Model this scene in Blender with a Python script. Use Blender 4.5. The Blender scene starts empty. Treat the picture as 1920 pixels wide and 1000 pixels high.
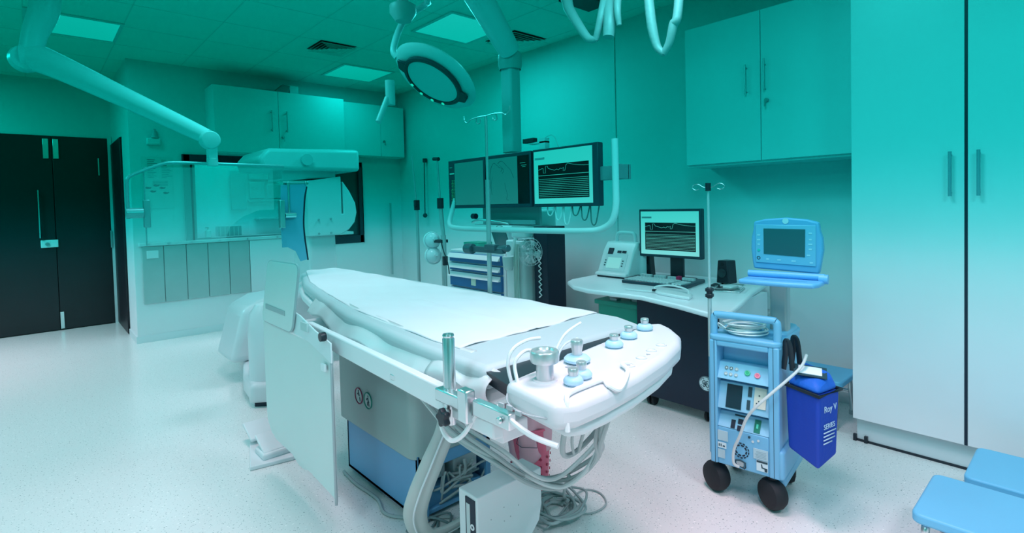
import bpy, bmesh, math, random
from mathutils import Vector, Matrix
random.seed(7)
S = bpy.context.scene
COL = S.collection
R = math.radians
PI = math.pi

# ------------------------------------------------------------------ camera
AZ, PITCH, ROLL = R(48), R(-1.7), R(-1.42)
fw = Vector((math.cos(AZ)*math.cos(PITCH), math.sin(AZ)*math.cos(PITCH), math.sin(PITCH)))
rt0 = Vector((math.sin(AZ), -math.cos(AZ), 0)); up0 = rt0.cross(fw)
rt = rt0*math.cos(ROLL)+up0*math.sin(ROLL); up = up0*math.cos(ROLL)-rt0*math.sin(ROLL)
cam = bpy.data.cameras.new('camera'); camo = bpy.data.objects.new('camera', cam); COL.objects.link(camo)
cam.sensor_width = 36; cam.lens = 36*1000/1920; cam.shift_y = -88/1920; cam.clip_start = .02
m = Matrix((rt, up, -fw)).transposed().to_4x4(); m.translation = Vector((0, 0, 1.3)); camo.matrix_world = m
S.camera = camo

# ------------------------------------------------------------------ view, world, haze
S.view_settings.view_transform = 'Standard'; S.view_settings.look = 'None'
S.view_settings.gamma = 1; S.view_settings.use_curve_mapping = False
S.view_settings.exposure = 0.0
W = bpy.data.worlds.new('overlay_haze'); S.world = W; W.use_nodes = True
nt = W.node_tree; nt.nodes.clear()
wo = nt.nodes.new('ShaderNodeOutputWorld'); bg = nt.nodes.new('ShaderNodeBackground')
bg.inputs[0].default_value = (.6, .9, 1, 1); bg.inputs[1].default_value = .3
nt.links.new(bg.outputs[0], wo.inputs['Surface'])
# red-absorbing haze added to imitate a teal overlay, gone near table height
geo = nt.nodes.new('ShaderNodeNewGeometry'); sep = nt.nodes.new('ShaderNodeSeparateXYZ')
nt.links.new(geo.outputs['Position'], sep.inputs[0])
ramp = nt.nodes.new('ShaderNodeMapRange'); ramp.interpolation_type = 'LINEAR'
HZ0, HZ1, HD = 1.03, 1.5, 1.28
ramp.inputs['From Min'].default_value = HZ0; ramp.inputs['From Max'].default_value = HZ1
ramp.inputs['To Min'].default_value = 0; ramp.inputs['To Max'].default_value = HD
nt.links.new(sep.outputs['Z'], ramp.inputs['Value'])
ab = nt.nodes.new('ShaderNodeVolumeAbsorption'); ab.inputs['Color'].default_value = (0, .905, .865, 1)
nt.links.new(ramp.outputs['Result'], ab.inputs['Density'])
nt.links.new(ab.outputs[0], wo.inputs['Volume'])
W.cycles.volume_step_size = 1.0
S.cycles.volume_bounces = 0; S.cycles.volume_step_rate = 3
S.cycles.max_bounces = 8; S.cycles.diffuse_bounces = 5; S.cycles.glossy_bounces = 3; S.cycles.transmission_bounces = 4
S.cycles.caustics_reflective = False; S.cycles.caustics_refractive = False
S.cycles.sample_clamp_indirect = 3
S.cycles.use_denoising = True

def area(name, loc, sx, sy, power, col, rot=(0, 0, 0)):
    l = bpy.data.lights.new(name, 'AREA'); l.shape = 'RECTANGLE'; l.size = sx; l.size_y = sy
    l.energy = power; l.color = col; o = bpy.data.objects.new(name, l); o.location = loc; o.rotation_euler = rot
    COL.objects.link(o); return o
LC = (1, .081, .107)        # lamp colour, red pushed far up to offset the added haze
PANELS_AND_FILLS = [(.31, 5.56, 120), (2.8, 3.72, 330), (2.8, 5.65, 120), (1.0, 3.3, 250), (.4, .2, 400), (1.6, 1.0, 370), (-1.2, 6.6, 900), (-1.4, 3.6, 260), (-1.4, .6, 480), (1.2, -1.0, 520)]  # past the first three: unseen lamps added for brightness, without fixtures
for i, (x, y, pw) in enumerate(PANELS_AND_FILLS):
    area('panel_or_fill_light', (x, y, 2.79), .56, .56, pw, LC)
# ------------------------------------------------------------------ helpers
_mats = {}
def mat(name, col, rough=.5, metal=0, alpha=1, trans=0, emit=None, es=1, bump=0, bscale=80, coat=0, ior=1.45, noise=0, nscale=6):
    if name in _mats: return _mats[name]
    m = bpy.data.materials.new(name); m.use_nodes = True; n = m.node_tree.nodes; L = m.node_tree.links
    b = n['Principled BSDF']
    b.inputs['Base Color'].default_value = (*col, 1); b.inputs['Roughness'].default_value = rough
    b.inputs['Metallic'].default_value = metal; b.inputs['Alpha'].default_value = alpha
    b.inputs['Transmission Weight'].default_value = trans; b.inputs['IOR'].default_value = ior
    b.inputs['Coat Weight'].default_value = coat
    if emit: b.inputs['Emission Color'].default_value = (*emit, 1); b.inputs['Emission Strength'].default_value = es
    tc = n.new('ShaderNodeTexCoord')
    nz = n.new('ShaderNodeTexNoise'); nz.inputs['Scale'].default_value = nscale; nz.inputs['Detail'].default_value = 4
    L.new(tc.outputs['Object'], nz.inputs['Vector'])
    k = noise or .02
    mx = n.new('ShaderNodeMix'); mx.data_type = 'RGBA'
    mx.inputs[6].default_value = (*[c*(1-k) for c in col], 1); mx.inputs[7].default_value = (*[min(1, c*(1+k)) for c in col], 1)
    L.new(nz.outputs['Fac'], mx.inputs[0]); L.new(mx.outputs[2], b.inputs['Base Color'])
    if bump:
        n2 = n.new('ShaderNodeTexNoise'); n2.inputs['Scale'].default_value = bscale; L.new(tc.outputs['Object'], n2.inputs['Vector'])
        bp = n.new('ShaderNodeBump'); bp.inputs['Strength'].default_value = bump; bp.inputs['Distance'].default_value = .01
        L.new(n2.outputs['Fac'], bp.inputs['Height']); L.new(bp.outputs[0], b.inputs['Normal'])
    _mats[name] = m; return m

class MB:
    """collects shapes (world metres) into one mesh"""
    def __init__(s): s.b = bmesh.new()
    def _new(s, f):
        n0 = len(s.b.verts); f(); s.b.verts.ensure_lookup_table(); return s.b.verts[n0:]
    def box(s, x0, x1, y0, y1, z0, z1, M=None):
        vs = [s.b.verts.new((x, y, z)) for x in (x0, x1) for y in (y0, y1) for z in (z0, z1)]
        for f in ((0, 1, 3, 2), (4, 6, 7, 5), (0, 4, 5, 1), (2, 3, 7, 6), (0, 2, 6, 4), (1, 5, 7, 3)):
            s.b.faces.new([vs[i] for i in f])
        if M is not None:
            for v in vs: v.co = M @ v.co
        return s
    def prism(s, pts, a, b, axis='z', M=None):
        """outline pts extruded along an axis; pts are the two other coordinates in xyz order"""
        def P(p, h):
            if axis == 'z': return (p[0], p[1], h)
            if axis == 'y': return (p[0], h, p[1])
            return (h, p[0], p[1])
        lo = [s.b.verts.new(P(p, a)) for p in pts]; hi = [s.b.verts.new(P(p, b)) for p in pts]; n = len(pts)
        f1 = s.b.faces.new(lo); f2 = s.b.faces.new(hi[::-1]); fs = [f1, f2]
        for i in range(n): fs.append(s.b.faces.new([lo[i], hi[i], hi[(i+1) % n], lo[(i+1) % n]]))
        if M is not None:
            for v in lo+hi: v.co = M @ v.co
        return s
    def tube(s, pts, r, seg=10, smooth=0, closed=False, flat=1.0, caps=True):
        pts = [Vector(p) for p in pts]
        if smooth:
            q = []; n = len(pts); rng = range(n if closed else n-1)
            for i in rng:
                p0 = pts[(i-1) % n] if (closed or i > 0) else pts[0]; p1 = pts[i]; p2 = pts[(i+1) % n]
                p3 = pts[(i+2) % n] if (closed or i+2 < n) else pts[-1]
                for k in range(smooth):
                    t = k/smooth
                    q.append(.5*((2*p1)+(-p0+p2)*t+(2*p0-5*p1+4*p2-p3)*t*t+(-p0+3*p1-3*p2+p3)*t**3))
            if not closed: q.append(pts[-1])
            rr = r
            if isinstance(r, (list, tuple)):
                rr = []
                for i in range(len(q)):
                    f = i/smooth; a = min(int(f), len(r)-1); b2 = min(a+1, len(r)-1); rr.append(r[a]+(r[b2]-r[a])*(f-a))
            pts = q; r = rr
        n = len(pts); rings = []; prev = None
        for i, p in enumerate(pts):
            d = (pts[(i+1) % n]-pts[i-1]) if closed else (pts[min(i+1, n-1)]-pts[max(i-1, 0)])
            if d.length < 1e-9: d = Vector((0, 0, 1))
            d.normalize()
            if prev is None:
                a = Vector((0, 0, 1)) if abs(d.z) < .9 else Vector((1, 0, 0)); u = d.cross(a).normalized()
            else:
                u = (prev-d*prev.dot(d)); u = u.normalized() if u.length > 1e-6 else d.orthogonal().normalized()
            prev = u; v = d.cross(u); ri = r[i] if isinstance(r, (list, tuple)) else r
            rings.append([s.b.verts.new(p+u*math.cos(2*PI*k/seg)*ri+v*math.sin(2*PI*k/seg)*ri*flat) for k in range(seg)])
        for i in range(n if closed else n-1):
            A = rings[i]; B = rings[(i+1) % n]
            for k in range(seg): s.b.faces.new([A[k], A[(k+1) % seg], B[(k+1) % seg], B[k]])
        if not closed and caps: s.b.faces.new(rings[0][::-1]); s.b.faces.new(rings[-1])
        return s
    def cyl(s, p0, p1, r0, r1=None, seg=20): return s.tube([p0, p1], [r0, r0 if r1 is None else r1], seg)
    def lathe(s, prof, c=(0, 0, 0), axis=(0, 0, 1), seg=28):
        """prof = [(radius, height)...] turned about an axis through c"""
        ax = Vector(axis).normalized(); q = Vector((0, 0, 1)).rotation_difference(ax); c = Vector(c); rings = []
        for (r, h) in prof:
            if r < 1e-5: rings.append([s.b.verts.new(c+q @ Vector((0, 0, h)))])
            else: rings.append([s.b.verts.new(c+q @ Vector((r*math.cos(2*PI*k/seg), r*math.sin(2*PI*k/seg), h))) for k in range(seg)])
        for A, B in zip(rings, rings[1:]):
            for k in range(seg):
                a = [A[k % len(A)], A[(k+1) % len(A)], B[(k+1) % len(B)], B[k % len(B)]]
                u = []
                for v in a:
                    if v not in u: u.append(v)
                if len(u) > 2:
                    try: s.b.faces.new(u)
                    except ValueError: pass
        return s
    def torus(s, c, R_, r, axis=(0, 0, 1), seg=40, sec=10, arc=(0, 2*PI), flat=1):
        q = Vector((0, 0, 1)).rotation_difference(Vector(axis).normalized()); c = Vector(c)
        full = abs(arc[1]-arc[0]-2*PI) < 1e-6
        n = seg if full else seg+1
        return s.tube([c+q @ Vector((R_*math.cos(arc[0]+(arc[1]-arc[0])*k/seg), R_*math.sin(arc[0]+(arc[1]-arc[0])*k/seg), 0)) for k in range(n)], r, sec, closed=full)
    def build(s, name, m, parent=None, bevel=0, seg=2, solid=0, kind=None, label=None, sub=0, local=False, smooth=True):
        me = bpy.data.meshes.new(name); b = s.b
        bmesh.ops.recalc_face_normals(b, faces=b.faces)
        if smooth:
            for f in b.faces: f.smooth = True
            for e in b.edges:
                if len(e.link_faces) == 2 and e.calc_face_angle(0) > R(38): e.smooth = False
        if parent is not None and not local:
            inv = ORG[parent.name].inverted()
            bmesh.ops.transform(b, matrix=inv, verts=b.verts)
        b.to_mesh(me); b.free(); me.materials.append(m)
        o = bpy.data.objects.new(name, me); COL.objects.link(o)
        if parent is not None: o.parent = parent; ORG[o.name] = ORG[parent.name]
        else: ORG[o.name] = Matrix()
        if solid: md = o.modifiers.new('s', 'SOLIDIFY'); md.thickness = solid; md.offset = 0
        if bevel:
            md = o.modifiers.new('b', 'BEVEL'); md.width = bevel; md.segments = seg; md.limit_method = 'ANGLE'; md.angle_limit = R(38); md.harden_normals = False
        if sub: md = o.modifiers.new('u', 'SUBSURF'); md.levels = sub; md.render_levels = sub
        if kind: o['kind'] = kind
        if label: o['label'] = label
        return o
ORG = {}
def thing(name, label, cat, loc=(0, 0, 0), rz=0, group=None):
    o = bpy.data.objects.new(name, None); COL.objects.link(o); o.empty_display_size = .1
    o.location = loc; o.rotation_euler = (0, 0, rz); o['label'] = label; o['category'] = cat
    if group: o['group'] = group
    ORG[o.name] = Matrix.Translation(loc) @ Matrix.Rotation(rz, 4, 'Z'); return o
def tag(o, label, cat, group=None, kind=None):
    o['label'] = label; o['category'] = cat
    if group: o['group'] = group
    if kind: o['kind'] = kind
    return o
def dup(root, loc, label, rz=None):
    r = root.copy(); COL.objects.link(r); r.location = loc; r['label'] = label
    if rz is not None: r.rotation_euler = (0, 0, rz)
    for ch in list(root.children):
        c = ch.copy(); COL.objects.link(c); c.parent = r
        for g in list(ch.children):
            d = g.copy(); COL.objects.link(d); d.parent = c
    return r
def rrect(x0, x1, y0, y1, r, n=5):
    P = []
    for cx, cy, a in ((x1-r, y1-r, 0), (x0+r, y1-r, 90), (x0+r, y0+r, 180), (x1-r, y0+r, 270)):
        for k in range(n+1): t = R(a+90*k/n); P.append((cx+r*math.cos(t), cy+r*math.sin(t)))
    return P
def text(body, name, m, parent, loc, rot, size, depth=.0006, align='LEFT', label=None):
    """lettering turned into a mesh part (world coordinates)"""
    cu = bpy.data.curves.new(name, 'FONT'); cu.body = body; cu.size = size; cu.extrude = depth; cu.align_x = align
    t = bpy.data.objects.new('t', cu); COL.objects.link(t)
    dg = bpy.context.evaluated_depsgraph_get(); me = bpy.data.meshes.new_from_object(t.evaluated_get(dg)); bpy.data.objects.remove(t)
    M = rot.to_4x4(); M.translation = Vector(loc)
    me.transform(ORG[parent.name].inverted() @ M if parent else M)
    me.materials.clear(); me.materials.append(m); me.name = name
    o = bpy.data.objects.new(name, me); COL.objects.link(o)
    if parent: o.parent = parent; ORG[o.name] = ORG[parent.name]
    if label: o['label'] = label
    return o
def facing(normal, upv=(0, 0, 1)):
    """rotation whose local +Z is the normal and +Y is up: lettering reads correctly seen from the normal's side"""
    z = Vector(normal).normalized(); y = (Vector(upv)-z*z.dot(Vector(upv))).normalized(); x = y.cross(z)
    return Matrix((x, y, z)).transposed()

# ------------------------------------------------------------------ materials
WALL = mat('wall_paint', (.74, .76, .78), .55, bump=.03, bscale=140)
CEIL = mat('ceiling_tile', (.85, .92, .88), .8, bump=.04, bscale=60)
WHITE = mat('white_enamel', (.74, .78, .80), .35)
LAM = mat('white_laminate', (.80, .80, .83), .32)
PALE = mat('pale_grey_plastic', (.66, .74, .76), .4)
GREY = mat('grey_plastic', (.36, .43, .45), .45)
STEEL = mat('brushed_steel', (.72, .76, .78), .28, metal=1)
DARKSTEEL = mat('dull_metal', (.40, .46, .48), .4, metal=1)
BLACK = mat('black_plastic', (.012, .02, .03), .4)
BEZEL = mat('dark_bezel', (.016, .05, .075), .35)
WOOD = mat('dark_stained_wood', (.010, .013, .017), .38, noise=.3, nscale=3)
BLUE = mat('machine_blue', (.17, .47, .70), .38)
MBLUE = mat('table_blue', (.12, .36, .60), .4)
NAVY = mat('navy_panel', (.006, .018, .038), .45)
BAGB = mat('bag_nylon_blue', (.006, .05, .42), .6, bump=.15, bscale=60)
BAGL = mat('bag_lid_blue', (.01, .13, .62), .6, bump=.15, bscale=60)
CABLE = mat('grey_cable', (.34, .42, .42), .5)
WCABLE = mat('white_cable', (.80, .84, .85), .4)
SHEET = mat('white_sheet', (.72, .74, .77), .75, bump=.05, bscale=30)
MATT = mat('grey_mattress_vinyl', (.46, .57, .59), .5, bump=.04, bscale=20)
RUBBER = mat('black_rubber', (.01, .015, .02), .7)
LBLUE = mat('pale_blue_plastic', (.42, .68, .84), .4)
STOOLB = mat('stool_blue', (.14, .50, .76), .45, bump=.05, bscale=200)
DRAWB = mat('drawer_blue', (.01, .13, .33), .35)
GREEN = mat('green_plastic', (.01, .30, .22), .5)
def glow(name, col, es=1): return mat(name, (0, 0, 0), .3, emit=col, es=es)
S_WHITE = glow('screen_white', (.62, .95, .97), .8)
S_BLACK = mat('screen_black', (.004, .01, .014), .15)
S_TEAL = glow('screen_xray', (.22, .42, .44), .55)
S_LINE = glow('screen_trace', (.5, .8, .75), .7)
ACR = mat('clear_acrylic', (.75, .95, .97), .05, alpha=.16)
INK = mat('dark_ink', (.02, .06, .08), .6)
# ------------------------------------------------------------------ the room
fm = mat('speckled_vinyl_floor', (.66, .74, .73), .24)
n = fm.node_tree.nodes; L = fm.node_tree.links; b = n['Principled BSDF']
tc = n.new('ShaderNodeTexCoord')
def speck(scale, lo, hi):
    v = n.new('ShaderNodeTexNoise'); v.inputs['Scale'].default_value = scale; v.inputs['Detail'].default_value = 1.0
    L.new(tc.outputs['Object'], v.inputs['Vector'])
    r = n.new('ShaderNodeMapRange'); r.inputs['From Min'].default_value = lo; r.inputs['From Max'].default_value = hi
    L.new(v.outputs['Fac'], r.inputs['Value']); return r.outputs['Result']
m1 = n.new('ShaderNodeMix'); m1.data_type = 'RGBA'; m1.inputs[6].default_value = (.69, .76, .745, 1); m1.inputs[7].default_value = (.16, .27, .27, 1)
L.new(speck(130, .675, .71), m1.inputs[0])
m2 = n.new('ShaderNodeMix'); m2.data_type = 'RGBA'; m2.inputs[7].default_value = (.86, .90, .88, 1)
L.new(m1.outputs[2], m2.inputs[6]); L.new(speck(75, .66, .74), m2.inputs[0])
L.new(m2.outputs[2], b.inputs['Base Color'])

XR, YB, CZ = 3.75, 6.42, 2.82
MB().box(-3.3, XR+.1, -2.6, 9.2, -.06, 0).build('floor', fm, kind='structure')
MB().box(-3.3, XR+.1, -2.6, 9.2, CZ, CZ+.06).build('ceiling', CEIL, kind='structure')
MB().box(XR, XR+.1, -2.6, 9.2, 0, CZ).build('wall_right', WALL, kind='structure')
MB().box(-3.3, -3.2, -2.6, 8, 0, CZ).build('wall_left', WALL, kind='structure')
MB().box(-3.3, XR+.1, -2.6, -2.5, 0, CZ).build('wall_near', WALL, kind='structure')
# far wall with the double door opening, side wall with a door, back wall with the control window
w = MB(); w.box(-3.3, -.72, 7.9, 8.0, 0, CZ); w.box(-.72, .70, 7.9, 8.0, 2.19, CZ); w.box(.70, .84, 7.9, 8.0, 0, CZ)
w.build('wall_far', WALL, kind='structure')
w = MB(); w.box(.74, .84, 6.52, 6.96, 0, CZ); w.box(.74, .84, 6.96, 7.82, 2.12, CZ); w.box(.74, .84, 7.82, 7.9, 0, CZ)
w.build('wall_side', WALL, kind='structure')
WX0, WX1, WZ0, WZ1 = 1.21, 2.66, 1.0, 1.90
w = MB(); w.box(.74, WX0, YB, YB+.1, 0, CZ); w.box(WX0, WX1, YB, YB+.1, 0, WZ0); w.box(WX0, WX1, YB, YB+.1, WZ1, CZ)
w.box(WX1, 2.70, YB, YB+.1, 0, CZ); w.box(2.70, 3.2, YB, YB+.1, 0, .85); w.box(2.70, 3.2, YB, YB+.1, 1.88, CZ); w.box(3.2, XR, YB, YB+.1, 0, CZ)
w.build('wall_back', WALL, kind='structure')
MB().box(.84, XR, 7.3, 7.4, 0, CZ).build('wall_control', WALL, kind='structure')
MB().box(.735, 2.0, YB-.012, YB, 0, .07).box(2.0, XR, YB-.012, YB, 0, .07).build('baseboard_back', PALE, kind='structure')
MB().box(XR-.012, XR, -2.5, YB, 0, .07).build('baseboard_right', PALE, kind='structure')
MB().box(-3.2, -.74, 7.888, 7.9, 0, .07).build('baseboard_far', PALE, kind='structure')
MB().box(.728, .74, 6.41, 6.94, 0, .07).build('baseboard_side', PALE, kind='structure')
MB().box(XR-.008, XR, 2.80, 2.83, 0, CZ).build('trim_1', WALL, bevel=.004, kind='structure')
# ceiling grid
g = MB()
for i in range(-5, 7):
    x = .01+i*.6
    if x < XR: g.box(x-.004, x+.004, -2.5, 7.9, CZ-.0015, CZ)
for i in range(-3, 14):
    y = -.05+i*.6-.0
    if y < 7.9: g.box(-3.2, XR, y-.004, y+.004, CZ-.0015, CZ)
g.build('trim_2', mat('ceiling_joint', (.70, .78, .75), .8), kind='structure')

# double door
d = MB().box(.20, .695, 7.86, 7.9, .01, 2.185).build('door_1', WOOD, bevel=.003, kind='structure')
d['label'] = 'dark wooden leaf of the double door, right hand side'
p = MB().box(.205, .255, 7.845, 7.86, 1.93, 2.15).build('flush_bolt', STEEL, d, bevel=.003)
MB().box(.20, .235, 7.845, 7.86, .02, .21).build('flush_bolt', STEEL, d, bevel=.003)
MB().box(.60, .61, 7.852, 7.86, 1.75, 1.95).box(.685, .70, 7.85, 7.86, .9, 1.1).build('hinge', STEEL, d)
d2 = MB().box(-.71, .195, 7.86, 7.9, .01, 2.185).build('door_2', WOOD, bevel=.003, kind='structure')
MB().box(.12, .17, 7.845, 7.86, 1.93, 2.15).build('flush_bolt', STEEL, d2, bevel=.003)
MB().cyl((.065, 7.82, 1.05), (.065, 7.82, 1.58), .009).cyl((.065, 7.86, 1.1), (.065, 7.82, 1.1), .007).cyl((.065, 7.86, 1.53), (.065, 7.82, 1.53), .007).build('door_handle', STEEL, d2)
lk = MB().box(.065, .215, 7.842, 7.86, .94, 1.025).build('lock_plate', mat('lock_silver', (.75, .82, .82), .35), d2, bevel=.006)
MB().cyl((.12, 7.842, .98), (.12, 7.832, .98), .018).build('keyhole', DARKSTEEL, lk)
MB().box(.696, .735, 7.86, 7.9, 0, 2.19).box(-.75, .735, 7.875, 7.9, 2.185, 2.21).build('trim_3', PALE, kind='structure')
MB().box(-.74, .72, 7.9, 7.93, 0, 2.2).build('door_backing', WOOD, kind='structure')  # added backing sheet, keeps light from showing through the door seam
d3 = MB().box(.722, .75, 6.99, 7.86, .01, 2.11).build('door_3', mat('side_door_wood', (.012, .010, .016), .4), bevel=.003, kind='structure')

# control room window
f = MB()
f.box(WX0-.02, WX0+.04, YB-.03, YB+.11, WZ0, WZ1); f.box(WX0+.06, WX0+.085, YB-.015, YB+.09, WZ0, WZ1); f.box(WX1-.03, WX1, YB-.02, YB+.11, WZ0, WZ1)
f.box(WX0, WX1, YB+.0, YB+.11, WZ0, WZ0+.02)
win = f.build('window_1', mat('window_aluminium', (.30, .42, .44), .35, metal=.6), bevel=.003, kind='structure')
MB().box(WX0+.085, WX1-.03, YB+.05, YB+.056, WZ0+.02, WZ1-.06).build('window_pane', ACR, win)
MB().box(WX0-.03, WX1, YB-.03, YB+.1, WZ1-.075, WZ1).build('window_header', mat('header_dark', (.012, .03, .06), .4), win, bevel=.003)
MB().box(WX0+.04, WX0+.06, YB-.02, YB+.1, WZ0, WZ1).build('window_seal', BLACK, win)
# right window: dark pane, dark frame
f = MB(); f.box(2.70, 2.74, YB-.01, YB+.1, .85, 1.88); f.box(3.14, 3.185, YB-.01, YB+.1, .85, 1.88); f.box(2.70, 3.2, YB-.01, YB+.1, .85, .95); f.box(2.70, 3.2, YB-.01, YB+.1, 1.82, 1.88)
w2 = f.build('window_2', mat('window_dark_frame', (.014, .04, .055), .4), bevel=.003, kind='structure')
MB().box(2.74, 3.14, YB+.04, YB+.05, .95, 1.82).build('window_pane', mat('dark_glass', (.012, .07, .075), .12), w2)
MB().box(3.19, 3.205, YB-.02, YB+.02, .85, 1.88).build('window_edge', STEEL, w2)
# sill rail with bolts, lead-lined boards below it
tr = MB().box(.78, 2.66, YB-.035, YB, .965, 1.0).build('trim_4', PALE, bevel=.004, kind='structure')
bl = MB()
for x in (.86, 1.03, 1.24, 1.50, 1.78, 2.1, 2.4): bl.cyl((x, YB-.035, .983), (x, YB-.043, .983), .009, seg=12)
bl.build('bolt', STEEL, tr)
bm_ = mat('grey_green_board', (.40, .50, .50), .42, noise=.06)
xs = [.80, .985, 1.185, 1.385, 1.59, 1.80]
for a, c in zip(xs, xs[1:]):
    o = MB().box(a+.003, c-.003, YB-.02, YB, .385, .962).build('wall_board', bm_, bevel=.003)
    tag(o, {.80: 'grey-green wall board at the far left under the window rail, with a white plate', .985: 'second grey-green wall board from the left under the window rail', 1.185: 'third grey-green wall board from the left under the window rail',
            1.385: 'fourth grey-green wall board from the left under the window rail', 1.59: 'rightmost grey-green wall board under the window rail, beside the white one'}[a], 'wall panel', 'grey-green boards under the control window')
o = MB().box(1.803, 2.66, YB-.024, YB, .385, .962).build('wall_board', WHITE, bevel=.003)
tag(o, 'wide bright white wall board under the window, behind the blue curtain', 'wall panel', 'boards under the control window')
o = MB().box(.84, .94, YB-.035, YB-.021, .84, .92).build('switch_plate', WHITE, bevel=.004)
tag(o, 'small white switch plate on the leftmost grey-green wall board', 'switch')
# ------------------------------------------------------------------ ceiling fittings
LAMPG = glow('lit_diffuser', (1, .62, .66), 1.3)
names = ['square ceiling light at the top left behind the tilted ceiling arm', 'square ceiling light beside the thick monitor boom', 'square ceiling light between the ceiling vent and the surgical lamp arm']
for i, (x, y, pw) in enumerate(PANELS_AND_FILLS[:3]):
    t = thing('ceiling_light', names[i], 'ceiling light', (x, y, CZ), 0, 'ceiling light panels')
    f = MB()
    for a in (-1, 1): f.box(x+a*.29-.012, x+a*.29+.012, y-.302, y+.302, CZ-.012, CZ-.002); f.box(x-.278, x+.278, y+a*.29-.012, y+a*.29+.012, CZ-.012, CZ-.002)
    f.build('frame', WHITE, t)
    MB().box(x-.278, x+.278, y-.278, y+.278, CZ-.008, CZ-.003).build('diffuser', LAMPG, t)
def vent(x, y, s, label):
    t = thing('ceiling_vent', label, 'vent', (x, y, CZ), 0, 'square ceiling vents')
    MB().box(x-s, x+s, y-s, y+s, CZ-.003, CZ-.001).build('backing', BLACK, t)
    for k in range(5):
        a = s*(1-k*.19); b = a-s*.07; z0, z1 = CZ-.022, CZ-.006; bb = MB().b
        q = MB(); inn = a-s*.115
        lo = [q.b.verts.new((x+i*a, y+j*a, z0)) for i, j in ((-1, -1), (1, -1), (1, 1), (-1, 1))]
        hi = [q.b.verts.new((x+i*inn, y+j*inn, z1)) for i, j in ((-1, -1), (1, -1), (1, 1), (-1, 1))]
        for i in range(4): q.b.faces.new([lo[i], lo[(i+1) % 4], hi[(i+1) % 4], hi[i]])
        q.build('louvre', CEIL, t, solid=.002)
vent(2.17, 4.9, .17, 'square louvred air vent in the ceiling left of the surgical lamp')
vent(3.40, 3.66, .2, 'square louvred air vent in the ceiling by the wall, right of the monitor boom')
o = MB().box(3.0, 3.35, 2.55, 2.75, CZ-.012, CZ-.001).build('ceiling_slot_vent', BLACK, bevel=.003)
tag(o, 'black rectangular slot in the ceiling between the hanging hoses at top', 'vent')

# wall camera above the cupboards
t = thing('security_camera', 'small boxy grey camera mounted high on the back wall under the ceiling', 'camera', (2.2, 6.3, 2.62))
MB().prism([(2.05, 2.60), (2.22, 2.60), (2.24, 2.70), (2.16, 2.71)], 6.2, 6.30, 'y').build('housing', mat('camera_grey', (.10, .22, .22), .4), t, bevel=.004)
MB().box(2.24, 2.34, 6.22, 6.28, 2.60, 2.71).box(2.06, 2.36, 6.2, 6.42, 2.585, 2.6).build('bracket', PALE, t, bevel=.003)
# call-point sensor by the column
t = thing('wall_sensor', 'small sensor with dark tip high on the wall left of the window', 'sensor', (.95, 6.42, 2.0))
MB().box(.88, 1.0, YB-.05, YB, 1.98, 2.05).build('base', PALE, t, bevel=.012)
MB().cyl((.95, YB-.03, 2.05), (.95, YB-.03, 2.14), .035, .012).build('tip', GREY, t)
# poster on the wall
t = thing('wall_poster', 'pale poster with fine print and dark shapes on the wall left of the window', 'poster', (.96, 6.42, 1.35))
MB().box(.83, 1.10, YB-.006, YB-.001, 1.34, 1.86).build('sheet', mat('poster_paper', (.62, .70, .71), .6), t)
q = MB()
for k in range(11): q.box(.88, .88+.05+.05*random.random(), YB-.008, YB-.006, 1.83-k*.018, 1.834-k*.018)
for k in range(11): q.box(1.0, 1.0+.04+.05*random.random(), YB-.008, YB-.006, 1.83-k*.018, 1.834-k*.018)
for k in range(4): q.box(.92, 1.05, YB-.008, YB-.006, 1.615-k*.014, 1.619-k*.014)
q.build('print', mat('faint_ink', (.10, .22, .24), .6), t)
q = MB()
for x, z in ((.88, 1.55), (.95, 1.575), (1.0, 1.55), (.92, 1.515), (1.03, 1.50)): q.prism([(x-.028, z), (x-.01, z+.011), (x+.012, z+.004), (x+.03, z+.009), (x+.02, z-.008), (x-.008, z-.013)], YB-.009, YB-.006, 'y')
q.build('figures', INK, t)

# wall cupboards
def cupboard(name, label, x0, x1, z0, z1, yf, seams, hand, key, grp='cupboards high on the back wall'):
    t = thing('wall_cupboard', label, 'cupboard', ((x0+x1)/2, 6.2, z0), 0, grp)
    MB().box(x0, x1, yf+.02, YB, z0, z1).build('body', LAM, t, bevel=.002)
    e = [x0]+seams+[x1]
    for i, (a, b) in enumerate(zip(e, e[1:])):
        d = MB().box(a+.002, b-.002, yf, yf+.018, z0+.01, z1-.005).build('door', LAM, t, bevel=.002)
        hx = hand[i]
        if hx: MB().cyl((hx, yf-.03, z0+.25), (hx, yf-.03, z0+.48), .006, seg=10).cyl((hx, yf, z0+.27), (hx, yf-.03, z0+.27), .005, seg=8).cyl((hx, yf, z0+.46), (hx, yf-.03, z0+.46), .005, seg=8).build('handle', DARKSTEEL, d)
        if key and i == len(e)-2: MB().cyl((seams[0]+.04, yf, z0+.2), (seams[0]+.04, yf-.02, z0+.2), .014, seg=12).box(seams[0]+.045, seams[0]+.052, yf-.025, yf-.02, z0+.15, z0+.2).build('key', DARKSTEEL, d)
    return t
cupboard('a', 'pale two-door wall cupboard with upright handles above the control window', 1.42, 2.82, 1.90, 2.60, 6.08, [2.06], [1.98, 2.14], True)
cupboard('b', 'shallower pale wall cupboard in the far corner above the dark window', 2.83, 3.70, 1.94, 2.60, 6.20, [3.36], [None, None], True)

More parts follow.
